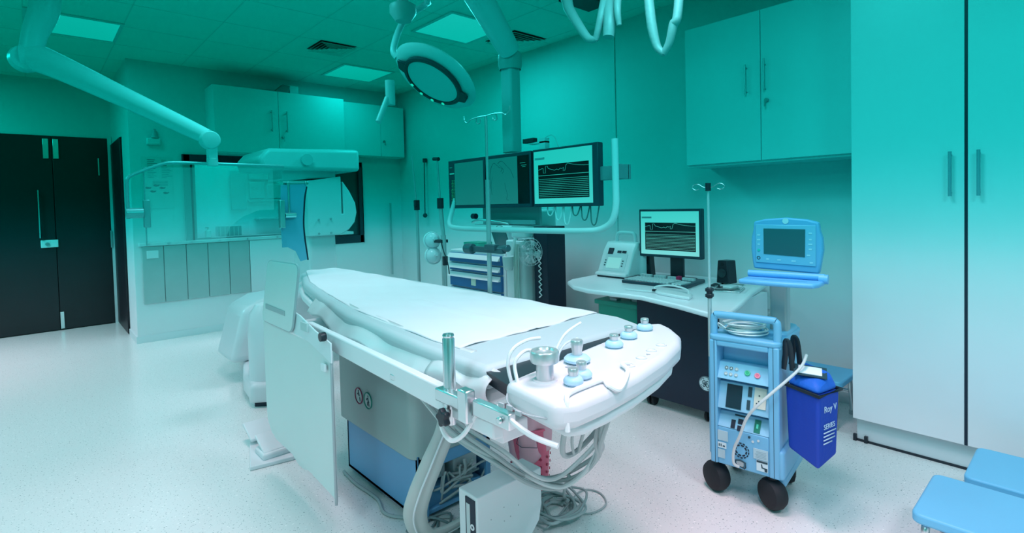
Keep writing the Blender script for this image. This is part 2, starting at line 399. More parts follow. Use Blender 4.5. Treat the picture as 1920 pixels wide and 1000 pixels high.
# right wall cupboard and tall cabinet (fronts face -x)
t = thing('wall_cupboard', 'white two-door cupboard hung high on the right wall beside the tall cabinet', 'cupboard', (3.4, 1.42, 1.52))
MB().box(3.42, XR, .90, 1.95, 1.52, 2.47).build('body', LAM, t, bevel=.002)
for i, (a, b, hy) in enumerate(((1.437, 1.945, 1.52), (.90, 1.433, 1.405))):
    d = MB().box(3.40, 3.418, a, b, 1.535, 2.465).build('door', LAM, t, bevel=.002)
    MB().cyl((3.375, hy, 1.955+.01*i), (3.375, hy, 2.14+.015*i), .0055, seg=10).cyl((3.375, hy, 1.97), (3.40, hy, 1.97), .0045, seg=8).cyl((3.375, hy, 2.12), (3.40, hy, 2.12), .0045, seg=8).build('handle', DARKSTEEL, d)
    if i: MB().cyl((3.40, 1.395, 1.90), (3.38, 1.395, 1.90), .012, seg=12).box(3.37, 3.38, 1.395, 1.402, 1.86, 1.90).build('key', DARKSTEEL, d)
t = thing('tall_cabinet', 'white floor-to-ceiling cabinet with two doors at the right edge', 'cabinet', (3.4, .42, 0))
MB().box(3.19, XR, -.04, .88, .13, 2.80).build('body', LAM, t, bevel=.002)
MB().box(3.21, XR, -.04, .87, .012, .13).build('plinth', mat('plinth_grey', (.58, .66, .68), .4), t)
MB().box(3.205, XR, -.05, .885, 0, .012).box(3.195, 3.21, .82, .835, 0, .035).box(3.195, 3.21, .87, .885, 0, .035).build('floor_gap_shade', BLACK, t)  # black strip stands in for the dark gap under the plinth
for a, b, hy in ((.427, .878, .475), (-.038, .415, .375)):
    d = MB().box(3.168, 3.188, a, b, .13, 2.795).build('door', LAM, t, bevel=.002)
    MB().cyl((3.14, hy, 1.285), (3.14, hy, 1.49), .007, seg=12).cyl((3.14, hy, 1.30), (3.168, hy, 1.30), .005, seg=8).cyl((3.14, hy, 1.475), (3.168, hy, 1.475), .005, seg=8).build('handle', mat('handle_blue_grey', (.22, .36, .42), .35), d)
MB().box(3.17, 3.19, .4155, .4265, .13, 2.795).build('seam_strip', NAVY, t)

# double socket on the right wall
t = thing('wall_socket', 'white twin wall socket with a plug behind the blue machine', 'socket', (3.74, 1.56, .5))
MB().box(XR-.012, XR, 1.50, 1.64, .53, .61).box(XR-.012, XR, 1.50, 1.64, .43, .51).build('plate', WHITE, t, bevel=.003)
MB().tube([(3.73, 1.52, .5), (3.70, 1.53, .49), (3.69, 1.56, .45), (3.72, 1.6, .42)], .006, smooth=6).build('cord', GREY, t)
# ------------------------------------------------------------------ patient table
t = thing('patient_table', 'white procedure table with blue and grey pedestal in the middle of the room', 'procedure table', (1.3, 2.1, 0))
lo = MB()
lo.box(1.12, 1.135, 1.86, 2.50, .02, .275); lo.box(1.12, 1.50, 2.48, 2.50, .02, .275); lo.box(1.485, 1.50, 1.86, 2.50, .02, .275)
lo.box(1.12, 1.50, 1.86, 2.50, .02, .04); lo.box(1.12, 1.50, 1.85, 1.87, .215, .285); lo.box(1.12, 1.17, 1.85, 1.87, .0, .285); lo.box(1.475, 1.50, 1.85, 1.87, .0, .285)
pb = lo.build('pedestal_base', MBLUE, t, bevel=.004)
MB().prism([(1.14, .02), (1.47, .02), (1.47, .07), (1.14, .13)], 1.88, 2.1, 'y').build('equipment_tray', MBLUE, pb, bevel=.004)
q = MB().box(1.33, 1.46, 1.9, 2.1, .09, .19).box(1.20, 1.30, 1.92, 2.1, .12, .2); q.build('junction_box', PALE, pb, bevel=.006)
q = MB()
for k in range(11):
    a = random.random(); x0 = 1.17+.3*random.random()
    q.tube([(x0, 1.87+.03*a, .05+.12*random.random()), (x0+.05-.1*random.random(), 1.855, .06+.12*random.random()), (1.2+.25*random.random(), 1.86, .04+.15*random.random()), (1.2+.28*random.random(), 1.9, .03+.1*random.random())], .004+.003*a, 8, smooth=6)
q.build('wiring', CABLE, pb, kind='stuff')
up_ = MB().prism(rrect(1.10, 1.51, 1.845, 2.56, .05), .27, .64, 'z').build('pedestal_cover', mat('pedestal_grey', (.34, .46, .45), .4), t, bevel=.004)
# two round warning signs on its long side (a figure in a ring)
for y, c, cross in ((2.315, (.28, .04, .10), True), (2.225, (.01, .28, .22), False)):
    s = MB().lathe([(0, 0), (.036, 0), (.036, .001), (0, .001)], (1.1, y, .425), (-1, 0, 0), 32).build('warning_sign', mat('sign_face', (.55, .68, .66), .5), up_)
    MB().torus((1.098, y, .425), .036, .0028, (1, 0, 0), 36, 8).build('ring', mat('sign_red' if cross else 'sign_green', c, .5), s)
    q = MB(); 
    def pg(*p): q.prism([(y-(a*.001), .425+b*.001) for a, b in p], 1.0975, 1.0985, 'x')
    if cross:
        pg((-8, 14), (-3, 22), (2, 14), (8, 2), (3, -2), (-4, 4)); pg((-15, 8), (-8, 12), (-6, 6), (-14, 3)); pg((6, -4), (14, -6), (15, -22), (10, -24), (7, -12)); pg((-6, 26), (0, 26), (0, 20), (-6, 20))
    else:
        pg((-4, 12), (2, 14), (6, 2), (14, -4), (6, -10), (0, -2)); pg((-16, 4), (-6, 12), (-3, 6), (-13, -2)); pg((-6, -6), (4, -8), (3, -24), (-7, -22)); pg((0, 24), (5, 24), (5, 17), (0, 17)); pg((8, -8), (12, -10), (13, -24), (10, -24))
    q.build('figure', INK, s)
# carriage under the top
MB().prism([(1.5, .64), (1.52, .70), (2.9, .70), (2.9, .66), (2.5, .64), (1.9, .615), (1.65, .62)], 1.02, 1.55, 'x').build('carriage', WHITE, t, bevel=.01)
top_pts = [(.93, 1.16), (1.66, 1.14), (1.74, 1.3), (1.77, 2.2), (1.76, 3.3), (1.70, 3.92), (1.60, 3.99), (1.50, 3.98), (1.40, 3.85), (1.22, 3.3), (1.08, 2.7), (1.0, 2.2), (.93, 1.5)]
MB().prism([(x*.97+.035, y) for x, y in top_pts], .73, .775, 'z').build('tabletop', WHITE, t, bevel=.012)
# long white accessory rail on the left side
MB().prism([(.82, 1.0), (.85, .99), (.93, 2.4), (.90, 2.4)], .72, .79, 'z').box(.85, .94, 1.0, 1.16, .70, .745).build('side_rail', WHITE, t, bevel=.005)
q = MB()
for y in (1.5, 2.2): q.box(.85+.0*y, 1.0, y, y+.06, .735, .755)
q.build('rail_bracket', STEEL, t, bevel=.003)
MB().box(.812, .835, .93, 1.07, .765, .805).cyl((.812, .96, .785), (.803, .96, .785), .009, seg=14).build('rail_end_clamp', STEEL, t, bevel=.003)
# near console
out = [(.845, .985), (1.2, 1.035), (1.60, 1.085), (1.65, 1.05), (1.61, .985), (1.54, .91), (1.45, .86), (1.30, .815), (1.12, .78), (.97, .765), (.87, .765), (.82, .79), (.83, .87)]
con = MB().prism(out, .80, .865, 'z').build('control_console', mat('console_white', (.66, .69, .72), .3), t, bevel=.022, seg=4)
MB().prism([(.89, 1.0), (1.58, 1.07), (1.66, 1.16), (.93, 1.16)], .80, .832, 'z').build('console_gap_shade', BLACK, t)  # black slab put in for the shade between mattress and console
MB().prism([(x*.86+.17, y*.86+.13) for x, y in out], .765, .80, 'z').build('console_underside', PALE, t, bevel=.015, seg=3)
MB().tube([(.86, .985, .84), (.81, .93, .835), (.80, .86, .83), (.835, .80, .825)], .0022, 6, smooth=6).build('console_seam', GREY, con)
q = MB()
for k, (y, z) in enumerate(((.93, .83), (.90, .832), (.87, .828))): q.box(.795-.001*k, .80, y, y+.018, z-.004, z+.006)
q.build('console_print', GREY, con)
JS = mat('knob_silver', (.62, .67, .68), .3, metal=.7)
def knob(x, y, r, h, dr, name='control_knob', cap=False, label=None):
    z = .865
    if cap:
        k = MB().lathe([(0, 0), (r*.62, 0), (r*.6, h*.55), (r*.62, h*.58), (r*.95, h*.62), (r, h*.70), (r, h*.95), (r*.92, h), (r*.7, h*1.0), (r*.62, h*.93), (0, h*.93)], (x, y, z)).build(name, JS, con, label=label)
        MB().lathe([(0, 0), (r*.85, 0), (r*.8, .004), (0, .004)], (x, y, z)).build('collar', con.data.materials[0], k)
    else:
        k = MB().lathe([(0, .008), (r*.86, .008), (r*.8, h*.5), (r, h*.78), (r, h*.94), (r*.88, h), (0, h*.985)], (x, y, z)).build(name, JS, con, label=label)
        MB().lathe([(0, 0), (dr*.75, 0), (dr, .006), (dr, .012), (dr*.8, .019), (r*.9, .022), (0, .022)], (x, y, z)).build('knob_base', LBLUE, k)
knob(.92, .915, .036, .075, 0, 'joystick', True, 'large silver mushroom-shaped joystick')
knob(1.085, .955, .017, .062, .036)
knob(.945, .845, .013, .04, .024); knob(.995, .862, .013, .042, .026)
for x, y in ((1.275, .975), (1.39, 1.005), (1.515, 1.03)): knob(x, y, .0135, .04, .027)
for x, y in ((1.155, .835), (1.235, .852), (1.315, .873), (1.385, .885)):
    k = MB().lathe([(0, 0), (.016, 0), (.015, .003), (.011, .004), (.01, .002), (0, .002)], (x, y, .865)).build('push_button', mat('button_grey', (.62, .66, .69), .4), con)
q = MB().box(1.03, 1.045, .935, .95, .865, .8665).box(1.05, 1.06, .945, .955, .865, .8665).prism([(1.27, .858), (1.28, .853), (1.278, .866)], .865, .8665, 'z').build('console_marking', GREY, con)

# mattress and sheet
mp = [(.915, 1.145), (1.66, 1.135), (1.72, 1.28), (1.75, 2.2), (1.745, 3.3), (1.69, 3.90), (1.60, 3.96), (1.50, 3.95), (1.41, 3.83), (1.23, 3.3), (1.09, 2.7), (.99, 2.2), (.925, 1.5)]
mm = MB().prism(mp, .775, .845, 'z').build('table_mattress', MATT, bevel=.028, seg=4)
tag(mm, 'grey padded mattress on the procedure table, bare at its near end', 'mattress')
# thin sheet with draped edge, gently rumpled
def grid_surface(f, nu, nv):
    q = MB(); V = [[q.b.verts.new(f(i/nu, j/nv)) for j in range(nv+1)] for i in range(nu+1)]
    for i in range(nu):
        for j in range(nv): q.b.faces.new([V[i][j], V[i+1][j], V[i+1][j+1], V[i][j+1]])
    return q
def edge_l(y):
    P = [(1.16, .995), (1.5, .985), (2.2, 1.05), (2.7, 1.14), (3.3, 1.27), (3.83, 1.45), (4.0, 1.52)]
    for (a, x0), (b, x1) in zip(P, P[1:]):
        if y <= b: return x0+(x1-x0)*(y-a)/(b-a)
    return 1.52
def sheet(u, v):
    y0 = 1.36+.05*math.sin(u*9)*.15+u*.02
    y = y0+(3.90-y0)*v; x0, x1 = edge_l(y), 1.70-.0*v
    x = x0+(x1-x0)*u
    z = .8475+.0022*math.sin(x*23+y*9)*math.sin(y*13)+.0018*math.sin(x*41-y*17)
    if .42 < u < .50 and v < .35: z += .003
    return (x, y, z)
o = grid_surface(sheet, 60, 120).build('bed_sheet', SHEET, solid=.003)
tag(o, 'white paper sheet spread over the mattress of the procedure table', 'sheet')
# crumpled drape hanging over the left side
def drape(u, v):
    y = 1.3+1.55*u
    e = edge_l(y)
    w_ = .3*(math.sin(y*17)*.5+math.sin(y*31+1)*.3+math.sin(y*7)*.4)
    x = e+.02-.115*v**.7-.018*w_*v
    z = .846-.075*v**1.6-.022*v*(.5+.5*math.sin(y*11+2))+.004*w_*(1-v)
    return (x, y, z)
o = grid_surface(drape, 110, 14).build('side_drape', mat('drape_plastic', (.60, .68, .69), .35, bump=.1, bscale=18), solid=.003)
tag(o, 'crumpled pale plastic drape along the left edge of the procedure table', 'drape')
# folded padding at the near corner
def fold(u, v):
    y = 1.12+.30*u; x = .955-.05*math.sin(v*PI)-.02*v; z = .83-.085*v+.008*math.sin(u*9+v*5)
    return (x, y, z)
o = grid_surface(fold, 16, 10).build('folded_drape', mat('drape_plastic', (.6, .68, .69)), solid=.003)
tag(o, 'folded plastic drape hanging at the near left mattress corner, behind the steel post', 'drape')

# steel post with star knob
p = thing('rail_post', 'upright steel post clamped to the near end of the table rail', 'post', (.85, 1.2, .74))
MB().lathe([(0, 0), (.017, 0), (.017, .19), (.015, .193), (.015, .197), (.0165, .199), (.015, .203), (.012, .203), (.011, .198), (0, .198)], (.835, 1.2, .745)).build('tube', STEEL, p)
MB().cyl((.815, 1.205, .745), (.81, 1.20, .70), .007).cyl((.835, 1.195, .75), (.835, 1.195, .70), .012).build('stem', STEEL, p)
MB().box(.805, .835, 1.09, 1.23, .765, .80).box(.80, .83, 1.08, 1.12, .74, .825).build('clamp_block', STEEL, p, bevel=.004)
q = MB(); st = []
for k in range(40):
    a = 2*PI*k/40; r = .022+.004*math.cos(5*a); st.append((1.175+r*math.cos(a), .735+r*math.sin(a)))
q.prism(st, .785, .803, 'x').build('star_knob', BLACK, p, bevel=.004)

# lead shield hanging on the rail
t = thing('table_shield', 'pale lead shield with curved lower edge hanging from the left table rail', 'shield', (.85, 2.4, .75))
P = [(2.81, .745), (2.0, .745), (2.0, .15), (2.03, .16), (2.06, .18), (2.12, .195), (2.20, .188), (2.29, .165), (2.38, .14), (2.44, .138), (2.48, .15), (2.53, .168), (2.62, .170), (2.70, .175), (2.76, .20), (2.80, .25), (2.81, .34)]
q = MB(); 
def yx(y): return .845+.018*math.sin((y-2.0)/.81*PI)*1.0
n_ = 24
P2 = []
for a, b in zip(P, P[1:]+P[:1]):
    kk = max(1, int(abs(a[0]-b[0])/.04)); P2 += [(a[0]+(b[0]-a[0])*i/kk, a[1]+(b[1]-a[1])*i/kk) for i in range(kk)]
q.prism(P2, -.004, .004, 'x')
for v in q.b.verts: v.co.x += yx(v.co.y)
bmesh.ops.triangulate(q.b, faces=[f for f in q.b.faces if len(f.verts) > 4])
lp = q.build('lower_panel', mat('shield_vinyl', (.60, .70, .69), .35), t, smooth=False)
q = MB().tube([(yx(2.0)-.004, 2.0, .745), (yx(2.0)-.004, 2.0, .14)], .006, 8); q.build('edge_trim', GREY, lp)
P = []
c4 = [(2.65, 1.06), (2.26, 1.065), (2.37, .76), (2.77, .76)]
for i, c in enumerate(c4):
    a = Vector(c4[i-1]); b = Vector(c); d = Vector(c4[(i+1) % 4]); rr_ = .045
    p0 = b+(a-b).normalized()*rr_; p1 = b+(d-b).normalized()*rr_
    for k in range(7):
        s_ = k/6; P.append(tuple((1-s_)**2*p0+2*s_*(1-s_)*b+s_*s_*p1))
upn = MB().prism(P, .822, .834, 'x').build('upper_panel', mat('shield_vinyl', (.6, .7, .69)), t, bevel=.002, label='small upper panel with rounded corners and a dark hand slot')
MB().tube([(.828, a, b) for a, b in P], .0055, 8, closed=True).build('edge_trim', GREY, upn)
MB().prism([(2.70, .825), (2.44, .825), (2.44, .847), (2.70, .85)], .8195, .8225, 'x').build('hand_slot', GREY, upn, bevel=.002)
MB().prism([(2.46, .86), (2.30, .845), (2.14, .805), (1.99, .78), (1.99, .70), (2.2, .745), (2.46, .76)], .835, .842, 'x').build('mounting_bar', PALE, t, bevel=.002)
MB().box(.826, .836, 2.20, 2.27, .79, .825).build('mounting_label', mat('label_grey', (.5, .6, .6), .5), t)
MB().lathe([(0, 0), (.017, 0), (.019, .006), (.017, .022), (0, .024)], (.835, 2.035, .80), (-1, 0, 0), 18).build('clamp_knob', BLACK, t)
MB().box(.825, .835, 2.03, 2.07, .66, .69).build('clip', WHITE, t, bevel=.003)

# sleeve of cables between top and pedestal
q = MB(); path = [(1.16, 1.72, .66), (1.14, 1.66, .55), (1.10, 1.62, .47), (1.04, 1.62, .37), (1.00, 1.64, .27), (1.0, 1.68, .17), (1.04, 1.70, .08), (1.12, 1.70, .045), (1.24, 1.70, .05), (1.34, 1.74, .06)]
q.tube(path, [.03, .033, .036, .04, .042, .044, .042, .038, .036, .03], 14, smooth=7, flat=.45)
o = q.build('cable_sleeve', mat('sleeve_fabric', (.47, .54, .52), .7, bump=.3, bscale=12)); tag(o, 'wide pale fabric cable sleeve looping down from table top to pedestal', 'cable sleeve')
MB().tube([(x-.02, y-.022, z) for x, y, z in path[2:]], .0035, 6, smooth=6).build('seam', PALE, o)
# foot pedal
t = thing('foot_pedal', 'two-step metal foot pedal on the floor behind the lead shield', 'foot pedal', (.88, 3.05, 0), R(-8))
MB().prism([(.76, 2.84), (.97, 2.80), (1.04, 3.28), (.90, 3.34)], 0, .02, 'z').build('base', PALE, t, bevel=.004)
MB().box(.83, .98, 2.86, 3.0, .015, .05).build('housing', PALE, t, bevel=.01)
for y in (2.90, 3.12): 
    q = MB().prism([(y-.02, .035), (y+.13, .085), (y+.13, .10), (y-.02, .052)], .84, .97, 'x').box(.86, .95, y+.06, y+.1, .02, .065); q.build('pedal', PALE, t, bevel=.005)
# loose cables
def cable(name, label, pts, r, m=CABLE, grp=None, cat='cable', smooth=7):
    o = MB().tube(pts, r, 8, smooth=smooth).build(name, m); return tag(o, label, cat, grp)
cable('floor_cable', 'grey cable lying on the floor along the blue pedestal base', [(1.09, 2.49, .008), (1.08, 2.34, .008), (1.09, 2.15, .008), (1.06, 2.02, .008), (1.12, 1.92, .008), (1.25, 1.80, .008)], .007)
# bundle hanging beneath the console
b0 = [(1.0, 1.62, .66), (1.02, 1.45, .57), (1.09, 1.30, .50), (1.17, 1.27, .43), (1.26, 1.26, .375), (1.31, 1.22, .375), (1.30, 1.12, .46), (1.22, 1.0, .58), (1.13, .92, .68), (1.13, .88, .79)]
for k in range(5):
    cable('hanging_cable', ['grey cable at the top of the bundle sagging beneath the table console', 'second grey cable of the bundle sagging beneath the table console', 'middle grey cable of the bundle sagging beneath the console',
          'fourth grey cable of the bundle sagging beneath the table console', 'lowest grey cable of the bundle sagging beneath the table console'][k],
          [(x+.012*math.sin(k*2+i), y+.012*math.cos(k*1.7+i), z-.010*k+.006*math.sin(k+i*1.3)) for i, (x, y, z) in enumerate(b0)], .0075, CABLE if k % 3 else mat('cable_pale', (.55, .64, .64), .5), 'cables sagging beneath the console')
cable('console_cable', 'thick grey cable curving from the right of the console down to the bundle', [(1.27, .90, .79), (1.25, .93, .72), (1.20, .98, .64), (1.12, .99, .60), (1.04, .97, .62), (1.0, .93, .70), (.98, .88, .79)], .0075)
cable('console_cable', 'thin grey cable rising from the bundle to mid console', [(1.10, .97, .61), (1.07, .92, .70), (1.06, .88, .79)], .005)
cable('console_cable', 'thin grey cable left of another, rising from bundle to console', [(1.08, .97, .61), (1.03, .93, .68), (1.02, .90, .79)], .004)
cable('white_loop_cable', 'white cable loop hanging below the steel post', [(.81, 1.21, .74), (.81, 1.205, .69), (.815, 1.17, .668), (.82, 1.12, .70), (.825, 1.07, .765), (.83, 1.03, .80)], .0065, WCABLE)
cable('white_cable', 'white cable arching over the left corner of the console', [(.88, .98, .82), (.875, 1.0, .89), (.89, 1.0, .93), (.94, 1.0, .945), (.99, 1.0, .942)], .0045, WCABLE)
cable('white_cable', 'white cable arching up behind the mushroom joystick', [(.865, .95, .85), (.87, .97, .90), (.885, .97, .922), (.915, .97, .93), (.955, .97, .915)], .0045, WCABLE)
cable('white_cable', 'tall thin white cable arching over the mattress end', [(1.035, .99, .86), (1.05, 1.0, .895), (1.09, 1.0, .935), (1.155, 1.0, .955)], .004, WCABLE)
cable('white_cable', 'short white cable arching beside the tall silver knob', [(1.04, .985, .86), (1.06, 1.0, .885), (1.09, 1.0, .908), (1.14, 1.0, .912)], .004, WCABLE)
cable('front_cable', 'pale cable running wavy along the front edge of the console', [(.85, .78, .80), (.855, .785, .862), (.88, .80, .872), (.95, .805, .872), (1.0, .80, .873), (.99, .775, .868), (1.02, .765, .855), (1.1, .80, .872), (1.13, .84, .874), (1.155, .835, .872)], .006, WCABLE)
cable('white_cable', 'white cable curling under the left side of the console', [(.84, 1.0, .80), (.82, .93, .79), (.82, .86, .775), (.84, .80, .765)], .0065, WCABLE)
# ------------------------------------------------------------------ blue balloon-pump style machine (own rotated frame: +x back, +y its left)
ML, MR = (2.19, 1.01, 0), R(7.7)
t = thing('pump_machine', 'light blue wheeled pump machine with flip-up screen and handle', 'medical machine', ML, MR)
def lb(mb, name, m, parent, **k): return mb.build(name, m, parent, local=True, **k)
q = MB()
q.box(0, .36, .108, .14, .15, .69); q.box(0, .36, -.14, -.098, .15, .69); q.box(.085, .36, -.1, .11, .15, .69); q.box(0, .09, -.1, .11, .665, .69)
q.box(.004, .09, -.1, .11, .15, .315)
body = lb(q, 'body', MBLUE if 0 else BLUE, t, bevel=.006)
lb(MB().prism(rrect(-.002, .37, -.145, .145, .03), .688, .712), 'top_cover', BLUE, t, bevel=.008, seg=3)
lb(MB().prism([(.13, .145), (.03, .14), (.06, .165), (.13, .17)], .16, .60), 'side_fin', BLUE, t, bevel=.006)
lb(MB().box(.0, .36, -.155, -.13, .15, .27).box(.05, .36, -.15, -.10, .10, .15), 'skirt', BLUE, t, bevel=.012, seg=3)
q = MB(); q.box(.002, .003, .1075, .1085, .15, .66)
lb(MB().box(-.0012, .0, .118, .1195, .15, .69).box(-.0012, 0, -.119, -.1175, .15, .69), 'panel_seam', INK, body)
# three slanted connector panels in the recess
SL = [(.525, .59), (.395, .505), (.315, .375)]
pans = []
for i, (z0, z1) in enumerate(SL):
    o = lb(MB().prism([(.004, z0), (.042, z1), (.09, z1), (.09, z0)], -.1, .11, 'y'), 'connector_panel', mat('panel_blue', (.26, .56, .74), .4), t, bevel=.003)
    pans.append(o)
def sl(i, y, f, out=.001):
    z0, z1 = SL[i]; d = Vector((.038, 0, z1-z0)); nrm = Vector((-(z1-z0), 0, .038)).normalized()
    return Vector((.004, y, z0))+d*f+nrm*out, nrm
def disc(i, y, f, r, h, m, parent, name, seg=20, ring=None):
    p, nn = sl(i, y, f, 0)
    o = lb(MB().lathe([(0, 0), (r, 0), (r, h), (0, h)], p, nn, seg), name, m, parent)
    if ring: lb(MB().torus(p+nn*h, r*.75, r*.18, nn, 20, 6), 'ring', ring, o)
    return o
def plate(i, y0, y1, f0, f1, m, parent, name, h=.003):
    a, nn = sl(i, y0, f0, 0); b, _ = sl(i, y0, f1, 0); q = MB(); V = []
    for k in (0, h):
        for (yy, pp) in ((y0, a), (y1, a), (y1, b), (y0, b)): V.append(q.b.verts.new(Vector((pp.x, yy, pp.z))+nn*k))
    for fidx in ((0, 1, 2, 3), (4, 5, 6, 7), (0, 1, 5, 4), (1, 2, 6, 5), (2, 3, 7, 6), (3, 0, 4, 7)): q.b.faces.new([V[j] for j in fidx])
    return lb(q, name, m, parent)
SILV = mat('jack_silver', (.68, .76, .78), .35, metal=.4)
for k, y in enumerate((.075, .055, .033)):
    disc(0, y, .66, .0075, .004, SILV, pans[0], 'jack', ring=INK if k < 2 else GREY); disc(0, y-.001, .32, .0075, .004, SILV, pans[0], 'jack', ring=GREY)
disc(0, -.012, .55, .0115, .005, mat('knob_green', (.03, .45, .22), .4), pans[0], 'green_port', ring=mat('knob_green2', (.10, .60, .35), .4))
disc(0, -.052, .50, .0115, .005, mat('knob_pink', (.80, .16, .28), .4), pans[0], 'pink_port', ring=mat('knob_pink2', (.9, .35, .42), .4))
plate(1, .075, .012, .08, .92, mat('small_display', (.005, .035, .05), .2), pans[1], 'display')
plate(1, -.012, -.027, .60, .95, INK, pans[1], 'slot'); plate(1, -.010, -.023, .14, .48, INK, pans[1], 'slot')
plate(1, -.038, -.085, .25, .98, mat('cream_connector', (.62, .64, .55), .5), pans[1], 'connector_block', .006)
for y, f in ((-.058, .7), (-.058, .5), (-.05, .42)): disc(1, y, f, .003, .0085, INK, pans[1], 'pin')
plate(2, .055, .038, .05, .55, NAVY, pans[2], 'socket'); plate(2, .028, .008, .38, .68, NAVY, pans[2], 'socket'); plate(2, .028, .006, -.02, .28, NAVY, pans[2], 'socket')
plate(2, .045, .002, .82, .92, INK, pans[2], 'print', .0008)
plate(2, -.038, -.062, .10, .85, mat('switch_green', (.01, .20, .13), .4), pans[2], 'power_switch')
plate(2, -.046, -.054, .35, .6, mat('switch_mark', (.1, .7, .5), .4), pans[2], 'switch_mark', .0042)
# lower front: fan grille, labels, mains inlet
q = MB()
fc = (.003, .012, .232)
for R_, n_, w_ in ((.031, 14, .0045), (.022, 8, .006)):
    for k in range(n_):
        a0 = 2*PI*k/n_; a1 = a0+2*PI/n_*.68
        pts = [(fc[1]+(R_+s)*math.cos(a), fc[2]+(R_+s)*math.sin(a)) for s, aa in ((w_/2, (a0, (a0+a1)/2, a1)), (-w_/2, (a1, (a0+a1)/2, a0))) for a in aa]
        q.prism(pts, .0025, .0045, 'x')
lb(q, 'fan_grille', NAVY, body)
LAB = mat('label_paper', (.42, .60, .66), .55)
lb(MB().box(.001, .004, .065, .108, .255, .298), 'rating_label', LAB, body)
o = lb(MB().box(.001, .004, .072, .108, .222, .246), 'barcode_label', mat('label_white', (.62, .78, .82), .5), body)
lb(MB().box(.0005, .001, .10, .104, .228, .240).box(.0005, .001, .092, .096, .228, .240).box(.0005, .001, .078, .087, .229, .235), 'barcode', INK, o)
lb(MB().box(.001, .004, .078, .108, .178, .215), 'rating_label', LAB, body)
o = lb(MB().box(.001, .004, -.095, -.038, .215, .258), 'rating_label', LAB, body)
q = MB()
for k in range(5): q.box(.0005, .001, -.088, -.05+.01*random.random(), .222+k*.006, .2235+k*.006)
lb(q, 'print', mat('faint_ink2', (.22, .36, .42), .6), o)
o = lb(MB().box(.001, .004, -.094, -.05, .168, .212), 'warning_label', mat('label_white', (.62, .78, .82), .5), body)
lb(MB().box(.0, .001, -.093, -.051, .203, .211).prism([(-.068, .198), (-.072, .198), (-.074, .186), (-.092, .184), (-.092, .170), (-.082, .170), (-.081, .180), (-.07, .182)], 0, .001, 'x'), 'print', INK, o)
q = MB().prism(rrect(.0, .03, .165, .187, .006), -.004, .004, 'x')
o = lb(q, 'mains_inlet', GREY, body, bevel=.002)
lb(MB().tube([(-.002, -.004, .16), (-.002, .034, .172), (-.002, .034, .187), (-.002, .014, .192), (-.002, -.006, .185), (-.002, -.007, .165)], .003, 6, closed=True), 'inlet_rim', INK, o)
for y, z in ((-.022, .298), (-.058, .292), (-.036, .283)):
    lb(MB().lathe([(0, 0), (.005, 0), (.005, .003), (0, .003)], (.004, y, z), (-1, 0, 0), 14), 'screw_terminal', SILV if y != -.022 else INK, body)
# handle
q = MB().tube([(.03, .128, .70), (.03, .128, .775), (.03, .12, .79), (.03, .10, .796), (.03, -.10, .796), (.03, -.12, .79), (.03, -.128, .775), (.03, -.128, .68)], .0155, 14, smooth=5)
lb(q, 'handle', BLUE, t)
# casters with black covers
def caster(x, y, a, s=1):
    M = Matrix.Translation((x, y, .068*s)) @ Matrix.Rotation(R(a), 4, 'Z')
    q = MB().lathe([(0, -.036), (.035, -.036), (.056, -.029), (.064, -.012), (.064, .012), (.056, .029), (.035, .036), (0, .036)], (0, 0, 0), (0, 1, 0), 26)
    for v in q.b.verts: v.co = M @ v.co
    w_ = lb(q, 'wheel', RUBBER, t)
    lb(MB().cyl((x, y, .11), (x, y, .17), .018), 'caster_stem', RUBBER, w_)
caster(.055, .135, 60); caster(.045, -.10, 55); caster(.31, -.09, 20); caster(.31, .13, 20)
# drip pole with hook on its left
q = MB().cyl((.05, .153, .60), (.05, .153, .90), .0085, seg=14).cyl((.05, .153, .90), (.05, .153, 1.345), .0055, seg=12)
pl = lb(q, 'drip_pole', mat('pole_pale', (.55, .66, .68), .3, metal=.5), t)
lb(MB().box(.035, .065, .138, .168, .865, .88).box(.035, .065, .138, .168, .89, .905).cyl((.05, .153, .86), (.05, .153, .908), .013), 'pole_clamp', BLACK, pl, bevel=.003)
lb(MB().cyl((.05, .153, 1.335), (.05, .153, 1.37), .012), 'hook_hub', BLACK, pl)
q = MB()
for s in (1, -1): q.tube([(.05, .153, 1.35), (.05, .153+s*.02, 1.352), (.05, .153+s*.045, 1.366), (.05, .153+s*.065, 1.362), (.05, .153+s*.07, 1.35), (.05, .153+s*.055, 1.34), (.05, .153+s*.04, 1.345)], .0018, 6, smooth=5)
lb(q, 'hook', DARKSTEEL, pl)
# screen column, keyboard tray, screen
lb(MB().prism(rrect(.155, .225, -.135, -.065, .012), .70, .95), 'column', mat('column_grey', (.34, .42, .44), .35, metal=.5), t)
lb(MB().prism(rrect(.12, .34, -.14, .02, .03), .70, .73), 'column_foot', BLUE, t, bevel=.01)
SB = mat('screen_case_blue', (.10, .36, .62), .4)
TB = mat('tray_blue', (.16, .44, .78), .38)
tr = lb(MB().prism([(.0, .015), (-.012, -.07), (-.012, -.16), (.0, -.265), (.03, -.28), (.10, -.285), (.125, -.28), (.125, .005), (.08, .01)], .942, .962), 'keyboard_tray', TB, t, bevel=.008, seg=3)
lb(MB().prism([(.045, -.005), (.028, -.09), (.035, -.23), (.045, -.235)], .9615, .963), 'tray_recess', NAVY if 0 else SB, tr)
lb(MB().cyl((.11, .005, .975), (.11, -.285, .975), .014).cyl((.11, -.265, .968), (.11, -.297, .968), .019), 'hinge', TB, t)
out = [(-.012, .995), (-.008, 1.02), (-.002, 1.08), (-.004, 1.13), (-.012, 1.165), (-.014, 1.197), (-.06, 1.208), (-.14, 1.214), (-.22, 1.206), (-.262, 1.194), (-.265, 1.165), (-.275, 1.13), (-.277, 1.08), (-.268, 1.02), (-.262, .985), (-.14, .99)]
